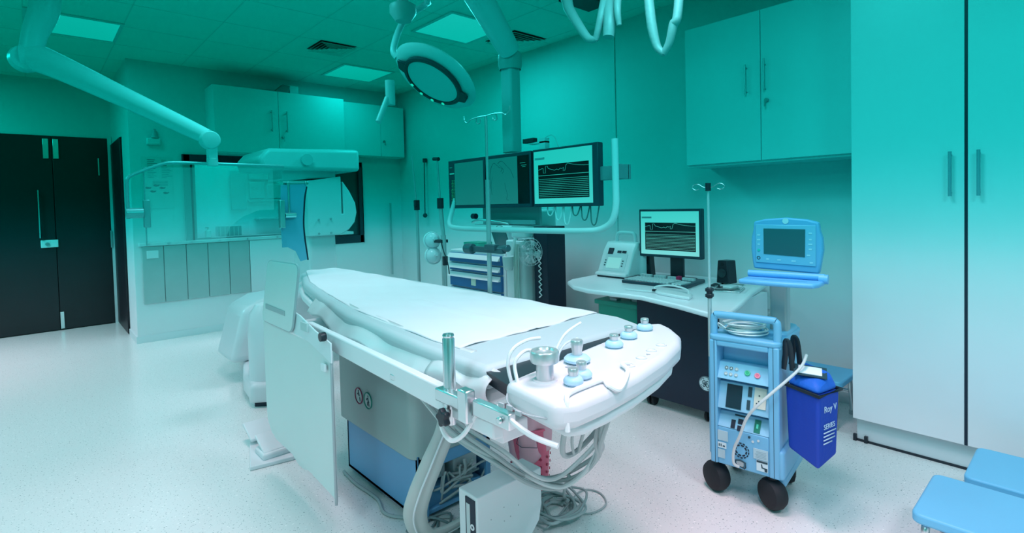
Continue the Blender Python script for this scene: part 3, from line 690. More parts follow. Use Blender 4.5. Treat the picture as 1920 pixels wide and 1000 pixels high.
sc = lb(MB().prism(out, .125, .160, 'x'), 'screen_case', SB, t, bevel=.007, seg=3)
lb(MB().prism([(-.022, 1.185), (-.252, 1.183), (-.252, 1.015), (-.022, 1.022)], .1215, .126, 'x'), 'screen_fascia', mat('fascia_blue', (.13, .42, .62), .4), sc, bevel=.003)
lb(MB().prism([(-.055, 1.168), (-.214, 1.166), (-.212, 1.052), (-.055, 1.060)], .120, .1225, 'x'), 'display', mat('dark_display', (.012, .10, .12), .12), sc)
lb(MB().lathe([(0, 0), (.012, 0), (.012, .001), (0, .001)], (.1245, -.14, 1.20), (-1, 0, 0), 24), 'badge', mat('badge', (.4, .62, .72), .4), sc)
q = MB()
KY = mat('key_pale', (.30, .58, .72), .5)
for y, z, w_ in ((-.035, 1.14, .012), (-.035, 1.12, .014), (-.035, 1.10, .010), (-.232, 1.15, .012), (-.232, 1.125, .01), (-.232, 1.105, .014), (-.232, 1.085, .012), (-.225, 1.06, .012), (-.07, 1.038, .012), (-.115, 1.036, .014), (-.17, 1.034, .016), (-.235, 1.03, .012)):
    lb(MB().box(.1205, .1216, y-w_/2, y+w_/2, z-.003, z+.003), 'key', KY, sc)
lb(MB().lathe([(0, 0), (.006, 0), (.005, .002), (0, .002)], (.1215, -.035, 1.075), (-1, 0, 0), 16), 'start_key', mat('key_green', (.02, .45, .42), .4), sc)
lb(MB().torus((.1213, -.034, 1.042), .006, .0014, (1, 0, 0), 20, 6), 'stop_key', NAVY, sc)
# coil of clear tubing on the top of the machine
o = MB()
random.seed(3)
for k in range(12):
    cx, cy, rr_, zz = 2.285+.012*random.random(), 1.03+.02*random.random(), .052+.034*random.random(), .718+.0035*k
    o.torus((cx, cy, zz), rr_, .0032, (.06*random.random(), .06*random.random(), 1), 36, 6)
o.tube([(2.21, 1.09, .74), (2.20, 1.12, .76), (2.22, 1.12, .735), (2.26, 1.10, .73)], .003, 6, smooth=6)
o = o.build('tubing_coil', mat('clear_tubing', (.66, .76, .76), .3), kind='stuff'); tag(o, 'coil of pale clear tubing lying on top of the blue machine', 'tubing')
cable('mains_lead', 'pale mains lead draped down the front of the blue machine to its inlet', [(2.30, .80, .66), (2.22, .80, .62), (2.145, .88, .52), (2.125, .93, .46), (2.13, .97, .40), (2.135, 1.0, .32), (2.145, 1.03, .25), (2.15, 1.035, .19), (2.165, 1.02, .172)], .0058, mat('lead_pale', (.62, .66, .66), .45))

# blue bag hanging on the machine's right side
t = thing('equipment_bag', 'royal blue nylon bag hanging from the right side of the blue machine', 'bag', (2.28, .77, .27))
A, B, C, D = (2.235, .86), (2.17, .713), (2.315, .685), (2.36, .845)
q = MB(); bot = [(x+.012*(2.29-x)*0, y) for x, y in (A, B, C, D)]
q.prism([A, B, C, D], .285, .545)
for v in q.b.verts:
    if v.co.z < .4: v.co.x += (2.27-v.co.x)*.10; v.co.y += (.78-v.co.y)*.10
    if v.co.z < .4 and v.co.y < .72 and v.co.x < 2.25: v.co.z -= .03
bag = q.build('body', BAGB, t, bevel=.014, seg=4)
q = MB(); lo = [q.b.verts.new((x, y, .547)) for x, y in (A, B, C, D)]
def mixp(a, s, z): return q.b.verts.new((2.275+(a[0]-2.275)*s, .78+(a[1]-.78)*s, z))
hi = [mixp(a, .72, z) for a, z in ((A, .59), (B, .585), (C, .615), (D, .63))]
for i in range(4): q.b.faces.new([lo[i], lo[(i+1) % 4], hi[(i+1) % 4], hi[i]])
q.b.faces.new(hi); q.b.faces.new(lo[::-1])
lid = q.build('lid', BAGL, t, bevel=.02, seg=4)
MB().tube([(x, y, .546) for x, y in ((A[0]-.002, A[1]), (B[0]-.003, B[1]-.003), (C[0]+.003, C[1]-.003), D)], .0075, 8, closed=True).build('zip', BLACK, t)
Mx = facing((-.33, -.22, .9)); 
def quadplate(c, sx, sy, rot, h):
    q = MB().box(-sx/2, sx/2, -sy/2, sy/2, 0, h); M = rot.to_4x4(); M.translation = Vector(c)
    for v in q.b.verts: v.co = M @ v.co
    return q
rt_ = facing((-.18, -.12, .97), (1, .35, 0))
f = quadplate((2.265, .775, .607), .115, .085, rt_, .003).build('card_pocket', INK, lid); quadplate((2.264, .775, .6095), .082, .06, rt_, .003).build('address_card', mat('card_white', (.86, .9, .95), .5), lid)
for x in (2.25, 2.33): MB().tube([(x, .87, .60), (x, .862, .66), (x, .86, .715), (x, .845, .70), (x, .835, .60)], .011, 8, smooth=5, flat=.3).build('strap', BLACK, t)
LT = mat('bag_lettering', (.55, .70, .88), .5)
side_n = Vector((C[1]-B[1], -(C[0]-B[0]), 0)).normalized(); ro = facing(side_n)
along = Vector((C[0]-B[0], C[1]-B[1], 0)).normalized()
def bagtext(s, u, z, size): 
    p = Vector((B[0], B[1], 0))+along*u+side_n*.002; p.z = z
    mid = 1-(.545-z)/.26*.0
    sh = (.545-z)/.26*.006; p += -side_n*sh
    text(s, 'lettering', LT, bag, p, ro, size, .0008)
bagtext('Roy V', .035, .475, .035); bagtext('SERIES', .035, .41, .028)
for k, w_ in enumerate((.085, .075, .08, .06)):          # rows of small print, too fine to read
    z = .394-k*.014; p0 = Vector((B[0], B[1], 0))+along*.034+side_n*(.0022-(.545-z)/.26*.006); p1 = p0+along*w_
    q = MB(); V = [q.b.verts.new((a.x, a.y, zz)) for a, zz in ((p0, z), (p1, z), (p1, z+.005), (p0, z+.005))]; q.b.faces.new(V)
    q.build('small_print', LT, bag, solid=.001)

# ------------------------------------------------------------------ workstation on the right
t = thing('workstation_desk', 'white bow-fronted workstation desk over a dark navy cabinet on casters', 'desk', (3.2, 1.9, 0))
Dk = [(2.90, 2.63), (2.76, 2.45), (2.71, 2.28), (2.73, 1.88), (2.63, 1.57), (2.53, 1.33), (2.56, 1.29), (2.66, 1.28), (2.95, 1.35), (3.28, 1.44), (3.68, 1.52), (3.72, 1.6), (3.72, 2.72), (3.26, 2.70), (3.0, 2.68)]
MB().prism(Dk, .692, .722).build('desktop', mat('desk_white', (.84, .87, .91), .3), t, bevel=.01, seg=3)
cb = MB().box(2.87, 3.5, 1.455, 1.99, .075, .69).build('cabinet', WHITE, t, bevel=.004)
fp = MB().box(2.85, 2.872, 1.45, 1.995, .07, .685).build('front_panel', NAVY, cb, bevel=.003)
q = MB()
for i in range(7):
    for j in range(5): q.box(2.8485, 2.85, 1.92-.035*j-.004, 1.92-.035*j+.004, .15+.035*i, .158+.035*i)
q.build('vent_slots', BLACK, fp)
MB().box(2.86, 3.5, 1.448, 1.456, .1, .69).build('side_panel', LAM, cb)
for x, y in ((2.9, 1.92), (2.9, 1.53), (3.42, 1.92), (3.42, 1.53)):
    q = MB()
    for s in (-.016, .016): q.lathe([(0, -.009), (.03, -.009), (.034, -.004), (.034, .004), (.03, .009), (0, .009)], (x, y+s, .034), (0, 1, 0), 20)
    w_ = q.build('caster', RUBBER, t); MB().cyl((x, y, .03), (x, y, .078), .012).build('stem', DARKSTEEL, w_)
# round logo on the navy front
bd = MB().lathe([(0, 0), (.043, 0), (.043, .003), (0, .003)], (2.85, 1.530, .235), (-1, 0, 0), 36).build('round_badge', mat('badge_white', (.70, .80, .84), .4), fp)
MB().torus((2.8465, 1.530, .235), .0405, .0018, (1, 0, 0), 40, 6).build('badge_ring', INK, bd)
q = MB()
for k in range(4):
    a0 = PI/4+k*PI/2
    q.tube([(2.8465, 1.530+.034*math.cos(a0+s), .235+.034*math.sin(a0+s)) for s in (-.38, -.19, 0, .19, .38)], .0016, 6)
    q.tube([(2.8465, 1.530+r*math.cos(a0+s), .235+r*math.sin(a0+s)) for s, r in ((.38, .034), (.45, .029), (.33, .028))], .0014, 6)
# script G and E monogram strokes
def mono(pts): q.tube([(2.8462, 1.530-y*.001, .235+z*.001) for y, z in pts], .0019, 6, smooth=5)
mono([(-4, 16), (-12, 18), (-18, 10), (-16, 2), (-8, 0), (-2, 8), (-5, 17)]); mono([(-19, -4), (-10, 2), (-2, 6), (-1, -4), (-6, -16), (-14, -18), (-16, -12), (-8, -6), (0, -2)])
mono([(16, 14), (10, 18), (4, 12), (7, 4), (14, 2)]); mono([(14, 2), (5, 0), (2, -10), (8, -18), (17, -14), (20, -6), (14, -4)])
q.build('monogram', INK, bd)

def screen_traces(t, fr, x, y0, y1, z0, z1):
    """white-edged display with a dark chart: y0 is its left edge seen from the front (larger y), y1 its right edge"""
    W_ = y0-y1; H_ = z1-z0
    def Y(u): return y0-W_*u
    def Z(v): return z0+H_*v
    s = MB().box(x-.003, x, Y(1), Y(0), Z(0), Z(1)).build('display', S_WHITE, fr)
    MB().box(x-.004, x-.003, Y(.95), Y(.08), Z(.10), Z(.74)).build('chart', S_BLACK, fr)
    MB().box(x-.004, x-.003, Y(.20), Y(.02), Z(.84), Z(.88)).build('title_bar', GREY, fr)
    q = MB()
    P = [(.08, .64), (.13, .66), (.16, .67), (.175, .67), (.178, .58), (.215, .58), (.218, .71), (.25, .71), (.27, .66), (.33, .64), (.38, .62), (.42, .64), (.45, .62), (.48, .65), (.51, .64), (.54, .66), (.53, .60), (.56, .60), (.58, .70), (.61, .73), (.70, .70), (.80, .68), (.88, .67), (.95, .67)]
    q.tube([(x-.0045, Y(u), Z(v)) for u, v in P], .0011, 5)
    for k in range(11): q.box(x-.0048, x-.004, Y(.94), Y(.095), Z(.13+k*.033), Z(.13+k*.033)+.0022)
    q.box(x-.0048, x-.004, Y(.95), Y(.08), Z(.53), Z(.53)+.003)
    q.build('trace', S_LINE, fr)
t = thing('desk_monitor', 'computer monitor showing a pulse chart, standing on the white desk', 'monitor', (3.42, 2.08, .722))
fr = MB().box(3.385, 3.43, 1.835, 2.335, .885, 1.235).build('frame', BEZEL, t, bevel=.006)
screen_traces(t, fr, 3.385, 2.318, 1.852, .905, 1.218)
MB().box(3.42, 3.45, 2.0, 2.10, .74, .95).build('stand', BLACK, t, bevel=.004)
MB().prism(rrect(3.34, 3.52, 1.93, 2.17, .03), .722, .738).build('base', BLACK, t, bevel=.004)
# speakers
def speaker(name, label, x, y, rz):
    t = thing('desk_speaker', label, 'speaker', (x, y, .722), rz, 'black desk speakers')
    c = lb(MB().prism([(-.05, 0), (.05, 0), (.038, .155), (-.038, .155)], -.04, .05, 'x'), 'cabinet', BLACK, t, bevel=.006)
    lb(MB().lathe([(0, .002), (.012, .001), (.028, .008), (.031, .008), (.031, 0), (0, 0)], (-.04, 0, .07), (-1, 0, 0), 24), 'woofer', mat('cone', (.03, .05, .06), .5), c)
    lb(MB().lathe([(0, .004), (.008, .002), (.012, .002), (.012, 0), (0, 0)], (-.04, 0, .13), (-1, 0, 0), 18), 'tweeter', RUBBER, c)
speaker('a', 'black desk speaker right of the monitor, beside the mouse', 3.52, 1.73, R(-12)); speaker('b', 'black desk speaker half behind the left edge of the monitor', 3.50, 2.35, R(10))
# keyboard
t = thing('keyboard', 'dark wedge keyboard with pale keys in front of the desk monitor', 'keyboard', (3.2, 2.02, .722), R(0))
MB().prism([(3.08, 2.28), (3.10, 1.79), (3.44, 1.84), (3.42, 2.33)], .722, .745).build('case', BEZEL, t, bevel=.006)
q = MB(); KW = mat('key_white', (.62, .72, .74), .45)
for i in range(5):
    for j in range(15):
        y = 2.27-j*.0235; x = 3.10+i*.034
        if i < 5: q.box(x, x+.026, y-.019, y, .744, .753)
for i in range(4):
    for j in range(3): y = 1.895-j*.0235; x = 3.10+i*.034; q.box(x, x+.026, y-.019, y, .744, .753)
q.build('keys', KW, t, kind='stuff')
q = MB()
for j in range(19):
    if j % 5 != 4: y = 2.28-j*.0225; q.box(3.31, 3.335, y-.02, y, .744, .762)
q.build('function_keys', PALE, t, kind='stuff'); MB().box(3.305, 3.34, 1.96, 1.985, .744, .768).build('red_key', mat('key_red', (.6, .03, .12), .4), t)
# white handset with cable
t = thing('cable_handset', 'white handset with a coiled white lead lying on the desk front', 'handset', (2.88, 1.75, .722))
MB().prism([(2.87, 1.88), (2.93, 1.83), (2.86, 1.61), (2.77, 1.58), (2.78, 1.66), (2.82, 1.82)], .722, .742).build('handset', WHITE, t, bevel=.007)
MB().box(2.85, 2.87, 1.86, 1.88, .735, .747).build('button', BLACK, t)
MB().tube([(2.90, 1.88, .73), (2.95, 1.92, .745), (3.0, 1.86, .755), (3.0, 1.78, .752), (2.96, 1.70, .745), (2.9, 1.66, .74)], .006, 8, smooth=6).tube([(2.87, 1.88, .73), (2.85, 1.94, .73), (2.84, 2.02, .73), (2.85, 2.08, .728)], .0045, 8, smooth=6).build('lead', WCABLE, t)
# mouse and silver tray
t = thing('computer_mouse', 'small black mouse beside the right speaker', 'mouse', (3.22, 1.66, .722))
MB().lathe([(0, 0), (.032, 0), (.034, .01), (.026, .028), (.01, .036), (0, .037)], (3.24, 1.665, .722), seg=22).build('shell', BLACK, t)
MB().box(3.20, 3.225, 1.655, 1.675, .73, .74).build('wheel', GREY, t)
t = thing('silver_tray', 'small silver instrument tray at the right end of the desk', 'tray', (3.25, 1.55, .722))
MB().prism([(3.13, 1.62), (3.18, 1.48), (3.36, 1.53), (3.33, 1.67)], .722, .73).build('base', STEEL, t, bevel=.002)
MB().tube([(3.13, 1.62, .745), (3.18, 1.48, .745), (3.36, 1.53, .745), (3.33, 1.67, .745)], .005, 8, closed=True).build('rim', STEEL, t)
MB().box(3.2, 3.3, 1.54, 1.60, .73, .752).build('insert', PALE, t, bevel=.006)
# defibrillator
t = thing('defibrillator', 'white upright defibrillator with small screen at the left end of the desk', 'defibrillator', (3.38, 2.5, .722))
q = MB().prism([(3.26, .735), (3.25, .76), (3.33, .92), (3.38, .985), (3.50, .985), (3.55, .93), (3.55, .735)], 2.345, 2.635, 'y')
cs = q.build('case', WHITE, t, bevel=.02, seg=4)
MB().prism([(3.22, .735), (3.23, .76), (3.30, .765), (3.30, .735)], 2.35, 2.64, 'y').build('front_ledge', WHITE, t, bevel=.01)
MB().box(3.24, 3.52, 2.36, 2.63, .722, .736).build('foot', NAVY, t, bevel=.004)
MB().tube([(3.43, 2.40, .98), (3.43, 2.405, 1.03), (3.43, 2.43, 1.05), (3.43, 2.54, 1.052), (3.43, 2.57, 1.03), (3.43, 2.575, .98)], .014, 10, smooth=5).build('handle', WHITE, t)
MB().cyl((3.42, 2.335, .74), (3.42, 2.335, .92), .03).build('paddle_holder', PALE, t)
def onface(u, z, su, sz, m, nm, h=.003):     # u = y, slanted front from (3.25,.76) to (3.33,.92)
    sl_ = Vector((.08, 0, .16)).normalized(); nn = Vector((-.16, 0, .08)).normalized(); base = Vector((3.25, u, .76))+sl_*((z-.76)/.16*.179)
    q = MB(); V = [q.b.verts.new(base+sl_*(b*sz/2)+Vector((0, a*su/2, 0))+nn*k) for k in (0, h) for a, b in ((-1, -1), (1, -1), (1, 1), (-1, 1))]
    for f_ in ((0, 1, 2, 3), (4, 5, 6, 7), (0, 1, 5, 4), (1, 2, 6, 5), (2, 3, 7, 6), (3, 0, 4, 7)): q.b.faces.new([V[j] for j in f_])
    return q.build(nm, m, cs)
onface(2.49, .835, .20, .14, PALE, 'control_panel', .002); onface(2.50, .83, .125, .085, glow('defib_screen', (.62, .92, .95), .75), 'display', .004)
for s in (-1, 1):
    for k in range(3): onface(2.50+s*.08, .81+k*.018, .012, .008, INK, 'key', .004)
onface(2.555, .915, .045, .05, NAVY, 'latch', .005); onface(2.475, .912, .035, .018, NAVY, 'slot', .004); onface(2.43, .912, .035, .018, NAVY, 'slot', .004)
# green bin of odds and ends under the desk
t = thing('storage_bin', 'green plastic bin filled with clutter under the left of the desk', 'bin', (3.1, 2.25, 0))
MB().prism(rrect(2.98, 3.22, 2.08, 2.42, .02), .02, .60).prism(rrect(2.96, 3.24, 2.06, 2.44, .02), .575, .605).build('tub', GREEN, t, bevel=.004)
q = MB()
for k in range(9): x, y = 2.99+.2*random.random(), 2.1+.27*random.random(); q.box(x, x+.05, y, y+.06, .60, .62+.03*random.random())
q.build('contents', DARKSTEEL, t, kind='stuff', bevel=.005)

# ------------------------------------------------------------------ step stools
def stool(label, x0, x1, y0, y1, h):
    t = thing('step_stool', label, 'step stool', ((x0+x1)/2, (y0+y1)/2, 0), 0, 'blue-topped step stools')
    MB().prism(rrect(x0, x1, y0, y1, .03), h-.035, h).build('tread', STOOLB, t, bevel=.008, seg=3)
    for yy in (y0+.035, y1-.035):
        q = MB().tube([(x0+.0, yy, .012), (x0+.03, yy, h*.55), (x0+.06, yy, h-.045), (x1-.06, yy, h-.045), (x1-.03, yy, h*.55), (x1, yy, .012)], .0125, 10, smooth=5)
        l_ = q.build('leg', STEEL, t)
        MB().cyl((x0, yy, 0), (x0, yy, .025), .017).cyl((x1, yy, 0), (x1, yy, .025), .017).build('rubber_foot', GREY, l_)
    MB().cyl((x0+.03, y0+.035, h*.55), (x0+.03, y1-.035, h*.55), .008).cyl((x1-.03, y0+.035, h*.55), (x1-.03, y1-.035, h*.55), .008).build('cross_bar', STEEL, t)
stool('blue step stool nearest the camera at the bottom right corner', 2.18, 2.555, -.04, .435, .22)
stool('blue step stool standing against the tall cabinet doors', 2.60, 2.95, -.12, .355, .22)
stool('blue step stool tucked behind the blue bag, beside the tall cabinet', 3.27, 3.58, .96, 1.36, .27)

# ------------------------------------------------------------------ pink waste bin and white box
t = thing('waste_bin', 'pink slatted waste bin with a pink bag under the table console', 'waste bin', (1.66, 1.80, 0))
MB().lathe([(0, .0), (.075, 0), (.08, .01), (.098, .28), (.104, .285), (.104, .295), (.095, .295), (.075, .02), (0, .02)], (1.665, 1.765, 0), seg=30).build('basket', mat('bin_pink', (.88, .16, .26), .5), t)
q = MB()
for k in range(14):
    for z in (.05, .085, .12, .155):
        a = 2*PI*k/14; r = .079+.018*z/.28+.0035; c = Vector((1.665+r*math.cos(a), 1.765+r*math.sin(a), z))
        q.lathe([(0, 0), (.006, 0), (.006, .003), (0, .003)], c, (math.cos(a), math.sin(a), 0), 8)
q.build('perforations', mat('bin_dark_pink', (.45, .03, .08), .6), t, kind='stuff')
def bagf(u, v):
    a = 2*PI*u; r = .092+.014*v+.010*math.sin(a*5+v*3)*(.4+v)+.006*math.sin(a*11)*v
    return (1.665+r*math.cos(a), 1.765+r*math.sin(a), .15+.22*v-.03*(1-v)*math.sin(a*2+1)+.012*math.sin(a*3)*v)
bg_ = grid_surface(bagf, 60, 10).build('bin_liner', mat('pink_bag', (.92, .50, .58), .35, alpha=.93), t, solid=.002)
MB().tube([(1.565, 1.73, .27), (1.56, 1.74, .235), (1.565, 1.71, .225), (1.61, 1.66, .225), (1.61, 1.66, .26)], .0015, 6).build('bag_print', INK, bg_)
t = thing('white_box', 'white flat metal box on edge at the bottom centre, with a black label strip', 'box', (1.22, 1.48, 0))
wb = MB().prism([(1.09, .02), (1.09, .298), (1.40, .298), (1.40, .16), (1.385, .10), (1.30, .02)], 1.425, 1.53, 'y').build('case', mat('box_white', (.68, .76, .77), .4), t, bevel=.004)
MB().box(1.10, 1.12, 1.43, 1.52, 0, .02).box(1.26, 1.28, 1.43, 1.52, 0, .02).build('foot', RUBBER, t)
MB().box(1.086, 1.0905, 1.435, 1.487, .05, .285).build('label_strip', NAVY, wb)
MB().box(1.0845, 1.086, 1.46, 1.48, .13, .265).build('label', mat('label_grey', (.5, .6, .6)), wb)
MB().torus((1.0855, 1.448, .19), .008, .003, (1, 0, 0), 20, 8).build('key_ring', WHITE, wb)
q = MB()
for x, z in ((1.21, .22), (1.28, .2), (1.15, .2), (1.21, .17), (1.24, .175)): q.lathe([(0, 0), (.0022, 0), (.0022, .001), (0, .001)], (x, 1.425, z), (0, -1, 0), 8)
q.build('rivets', GREY, wb)
# tangle of cables on the floor, each one its own
random.seed(11)
pls = ['right of the white box, widest loop', 'right of the white box, innermost loop', 'right of the white box, lying lowest', 'right of the white box, darkest', 'right of the white box, crossing the others']
for k in range(5):
    cx, cy = 1.56+.05*random.random(), 1.51+.05*random.random(); r = .055+.02*k; pts = []
    for i in range(9+k):
        a = i*.9+k; pts.append((cx+r*math.cos(a)*(1+.25*math.sin(i*2.1+k)), cy+r*math.sin(a)*(1+.2*math.cos(i*1.7)), .008+.009*k+.004*abs(math.sin(i))))
    cable('coiled_cable', 'grey cable coiled on the floor '+pls[k], pts, .0055+.001*(k % 2), CABLE if k != 2 else mat('cable_dark', (.16, .24, .25), .5), 'coiled cables on the floor')
cable('floor_cable', 'thin grey cable in a wide loop on the floor right of the coil', [(1.45, 1.45, .03), (1.6, 1.5, .02), (1.78, 1.56, .008), (1.83, 1.5, .006), (1.78, 1.42, .006), (1.68, 1.42, .006), (1.6, 1.5, .01)], .0035)
cable('drop_cable', 'grey cable dropping from the bundle to the floor beside the pink bin', [(1.31, 1.2, .38), (1.42, 1.32, .26), (1.55, 1.45, .12), (1.66, 1.55, .02), (1.62, 1.6, .01)], .006)
random.seed(5)
ps = ['nearest the bottom edge', 'closest to the blue base', 'lying in the middle']
for k in range(3):
    pts = [(1.0+.25*random.random(), 1.55+.3*random.random(), .008+.006*k) for i in range(7)]
    cable('loose_cable', 'dark loose cable on the floor left of the white box, '+ps[k], pts, .005, mat('cable_dark', (.16, .24, .25), .5), 'loose cables left of the white box')
# ------------------------------------------------------------------ monitor boom
t = thing('monitor_boom', 'thick ceiling boom with a U-shaped rail carrying the three black-framed monitors', 'monitor boom', (2.55, 2.8, 2.3))
PB = mat('boom_enamel', (.66, .74, .76), .35)
MB().tube([(1.93, 2.62, 2.80), (2.12, 2.66, 2.66), (2.50, 2.76, 2.36)], [.10, .092, .075], 18, smooth=6).build('arm', PB, t)
MB().lathe([(0, 0), (.16, 0), (.15, -.05), (.1, -.08), (0, -.08)], (1.95, 2.62, CZ-.002)).build('ceiling_mount', PB, t)
MB().lathe([(.075, -.03), (.085, 0), (.085, .06), (.075, .09), (.05, .10), (0, .10)], (2.54, 2.80, 2.27)).build('joint', mat('joint_grey', (.4, .5, .5), .4), t)
MB().prism(rrect(2.49, 2.59, 2.745, 2.855, .02), 1.66, 2.27).build('column', mat('column_enamel', (.5, .6, .62), .4), t, bevel=.004)
MB().box(2.45, 2.60, 2.4, 3.1, 1.40, 1.52).box(2.5, 2.58, 2.76, 2.84, 1.3, 1.7).build('carrier', DARKSTEEL, t, bevel=.006)
r_ = MB().tube([(2.42, 3.32, 1.36), (2.38, 3.33, 1.24), (2.33, 3.29, 1.16), (2.30, 3.18, 1.135), (2.30, 2.9, 1.13), (2.30, 2.2, 1.133), (2.30, 1.93, 1.138), (2.30, 1.83, 1.15), (2.30, 1.76, 1.19), (2.30, 1.73, 1.27), (2.30, 1.728, 1.40), (2.30, 1.73, 1.63)], .0185, 14, smooth=5)
r_.build('rail', PB, t)
MB().box(2.30, 2.43, 1.735, 1.75, 1.42, 1.50).box(2.42, 2.45, 1.735, 1.94, 1.42, 1.50).build('rail_bracket', mat('bracket_teal_grey', (.18, .30, .32), .4), t, bevel=.003)
# three monitors, faces towards -x
def monitor(name, label, y0, y1, x=2.40, z0=1.275, z1=1.64):
    t = thing('boom_monitor', label, 'monitor', (x, (y0+y1)/2, z0), 0, 'monitors on the boom')
    fr = MB().box(x, x+.05, y1, y0, z0, z1).build('frame', BEZEL, t, bevel=.005)
    return t, fr
t, fr = monitor('m', 'leftmost boom monitor, grey x-ray image with a column of green figures', 3.385, 2.945)
MB().box(2.397, 2.40, 2.96, 3.30, 1.30, 1.615).build('display', S_TEAL, fr)
q = MB()
random.seed(2)
for k in range(16): z = 1.32+k*.011; q.box(2.398, 2.40, 3.325, 3.335+.02*random.random(), z, z+.004); q.box(2.398, 2.40, 3.308, 3.314+.01*random.random(), z, z+.004)
q.build('readout', glow('readout_green', (.12, .45, .20), .8), fr)
MB().box(2.3975, 2.40, 3.31, 3.365, 1.535, 1.545).box(2.3975, 2.4, 3.335, 3.365, 1.585, 1.588).build('readout_bar', S_LINE, fr)
t, fr = monitor('m', 'middle boom monitor, x-ray image of curved vessels with a dark side strip', 2.93, 2.475)
MB().box(2.397, 2.40, 2.60, 2.90, 1.30, 1.615).build('display', S_TEAL, fr)
MB().box(2.3975, 2.40, 2.49, 2.598, 1.30, 1.615).build('side_strip', S_BLACK, fr)
q = MB(); VX = mat('vessel_ink', (.02, .14, .15), .5)
def ves(p, r): q.tube([(2.3965, 2.90-.30*u, 1.30+.315*v) for u, v in p], r, 5, smooth=5)
ves([(.08, .35), (.06, .55), (.10, .78), (.2, .9), (.3, .86), (.4, .80), (.5, .76), (.45, .70)], .0016); ves([(.35, .88), (.45, .93), (.55, .9), (.65, .82), (.78, .72), (.88, .55)], .0018); ves([(.4, .85), (.48, .8), (.55, .72), (.5, .66)], .0014); ves([(.58, .45), (.62, .3), (.66, .2), (.63, .1), (.7, .08)], .0012); ves([(.12, .2), (.1, .4), (.14, .6)], .001)
q.build('vessels', VX, fr)
MB().box(2.3965, 2.3975, 2.51, 2.56, 1.55, 1.552).box(2.3965, 2.3975, 2.52, 2.57, 1.565, 1.567).box(2.3965, 2.3975, 2.52, 2.55, 1.54, 1.542).build('readout', S_LINE, fr)
t, fr = monitor('m', 'rightmost boom monitor, white screen with dark pulse chart and stacked lines', 2.455, 1.925)
screen_traces(t, fr, 2.40, 2.44, 1.965, 1.295, 1.625)
# small camera box above the monitors
t = thing('boom_sensor', 'small black sensor box on a bracket above the monitors', 'sensor', (2.45, 2.5, 1.66))
MB().box(2.40, 2.44, 2.445, 2.545, 1.69, 1.72).build('housing', BLACK, t, bevel=.004)
MB().box(2.41, 2.45, 2.35, 2.40, 1.63, 1.71).box(2.41, 2.45, 2.35, 2.5, 1.68, 1.69).tube([(2.43, 2.38, 1.71), (2.43, 2.30, 1.72), (2.43, 2.25, 1.64)], .003, 6, smooth=5).build('bracket', PALE, t)
# cables under the right monitor
for k in range(6):
    y = 2.33-.07*k; d = .05+.025*((k*7) % 3)
    lab = ['leftmost', 'second', 'third', 'fourth', 'fifth', 'rightmost'][k]
    cable('monitor_cable', lab+' of the six cable loops hanging below the right boom monitor', [(2.43, y+.03, 1.28), (2.42, y+.015, 1.28-d), (2.42, y-.015, 1.275-d), (2.43, y-.035, 1.28)], .004, WCABLE if k < 3 else mat('cable_teal', (.08, .2, .2), .5), 'cable loops under the right boom monitor')
# ------------------------------------------------------------------ things under the left monitors (on the boom shelf)
t = thing('boom_shelf', 'grey steel shelf of clamps and handles beneath the left boom monitors', 'shelf', (2.5, 2.9, 1.15))
MB().box(2.46, 2.52, 2.50, 3.15, 1.15, 1.155).box(2.42, 2.46, 2.50, 3.0, 1.16, 1.19).box(2.5, 2.52, 2.5, 3.1, 1.15, 1.30).build('tray', mat('shelf_grey', (.22, .38, .40), .4), t, bevel=.003)
MB().cyl((2.42, 3.12, 1.215), (2.42, 3.08, 1.215), .02).build('knob', NAVY, t)
MB().tube([(2.40, 3.1, 1.17), (2.38, 3.0, 1.19), (2.38, 2.8, 1.18), (2.40, 2.7, 1.165)], .009, 8, smooth=5).build('handle', STEEL, t)
# ------------------------------------------------------------------ surgical lamp
LC_ = Vector((2.02, 3.0, 2.125))
vw = (Vector((0, 0, 1.3))-LC_).normalized()
rt_i = rt; dn = (-rt*.54-up*.84).normalized(); dn = (dn-vw*dn.dot(vw)).normalized()
N = (vw*math.cos(R(60))+dn*math.sin(R(60))).normalized()
t = thing('surgical_lamp', 'round surgical lamp with a dark ring, tilted, hanging over the table', 'surgical lamp', LC_)
MB().lathe([(0, .0), (.22, 0), (.28, -.008), (.30, -.028), (.28, -.05), (.12, -.075), (0, -.08)], LC_-N*.015, N, 48).build('dome', mat('lamp_enamel', (.64, .72, .74), .3), t)
rg = MB().lathe([(.187, .0), (.188, .012), (.205, .014), (.214, .008), (.214, -.01), (.187, -.01)], LC_, N, 56)
rg = rg.build('ring', mat('lamp_ring_dark', (.012, .05, .06), .3), t)
MB().lathe([(0, .004), (.184, .004), (.184, 0), (0, 0)], LC_, N, 48).build('glass', mat('lamp_glass', (.55, .70, .72), .12), t)
ux = rt.copy(); ux = (ux-N*ux.dot(N)).normalized(); uy = N.cross(ux)
maj = (rt*.84-up*.54); maj = (maj-N*maj.dot(N)).normalized(); mi = N.cross(maj)
q = MB()
for s in (1, -1):
    q = MB(); c0 = LC_+maj*s*.210; V = []
    for h in (-.008, .012):
        for a, b in ((-.015, -.06), (.042, -.035), (.052, .045), (-.015, .06)): V.append(q.b.verts.new(c0+maj*s*a+mi*b+N*h))
    for f_ in ((0, 1, 2, 3), (4, 5, 6, 7), (0, 1, 5, 4), (1, 2, 6, 5), (2, 3, 7, 6), (3, 0, 4, 7)): q.b.faces.new([V[j] for j in f_])
    q.build('ring_lug', mat('lamp_ring_dark', (.012, .05, .06)), t, bevel=.008)
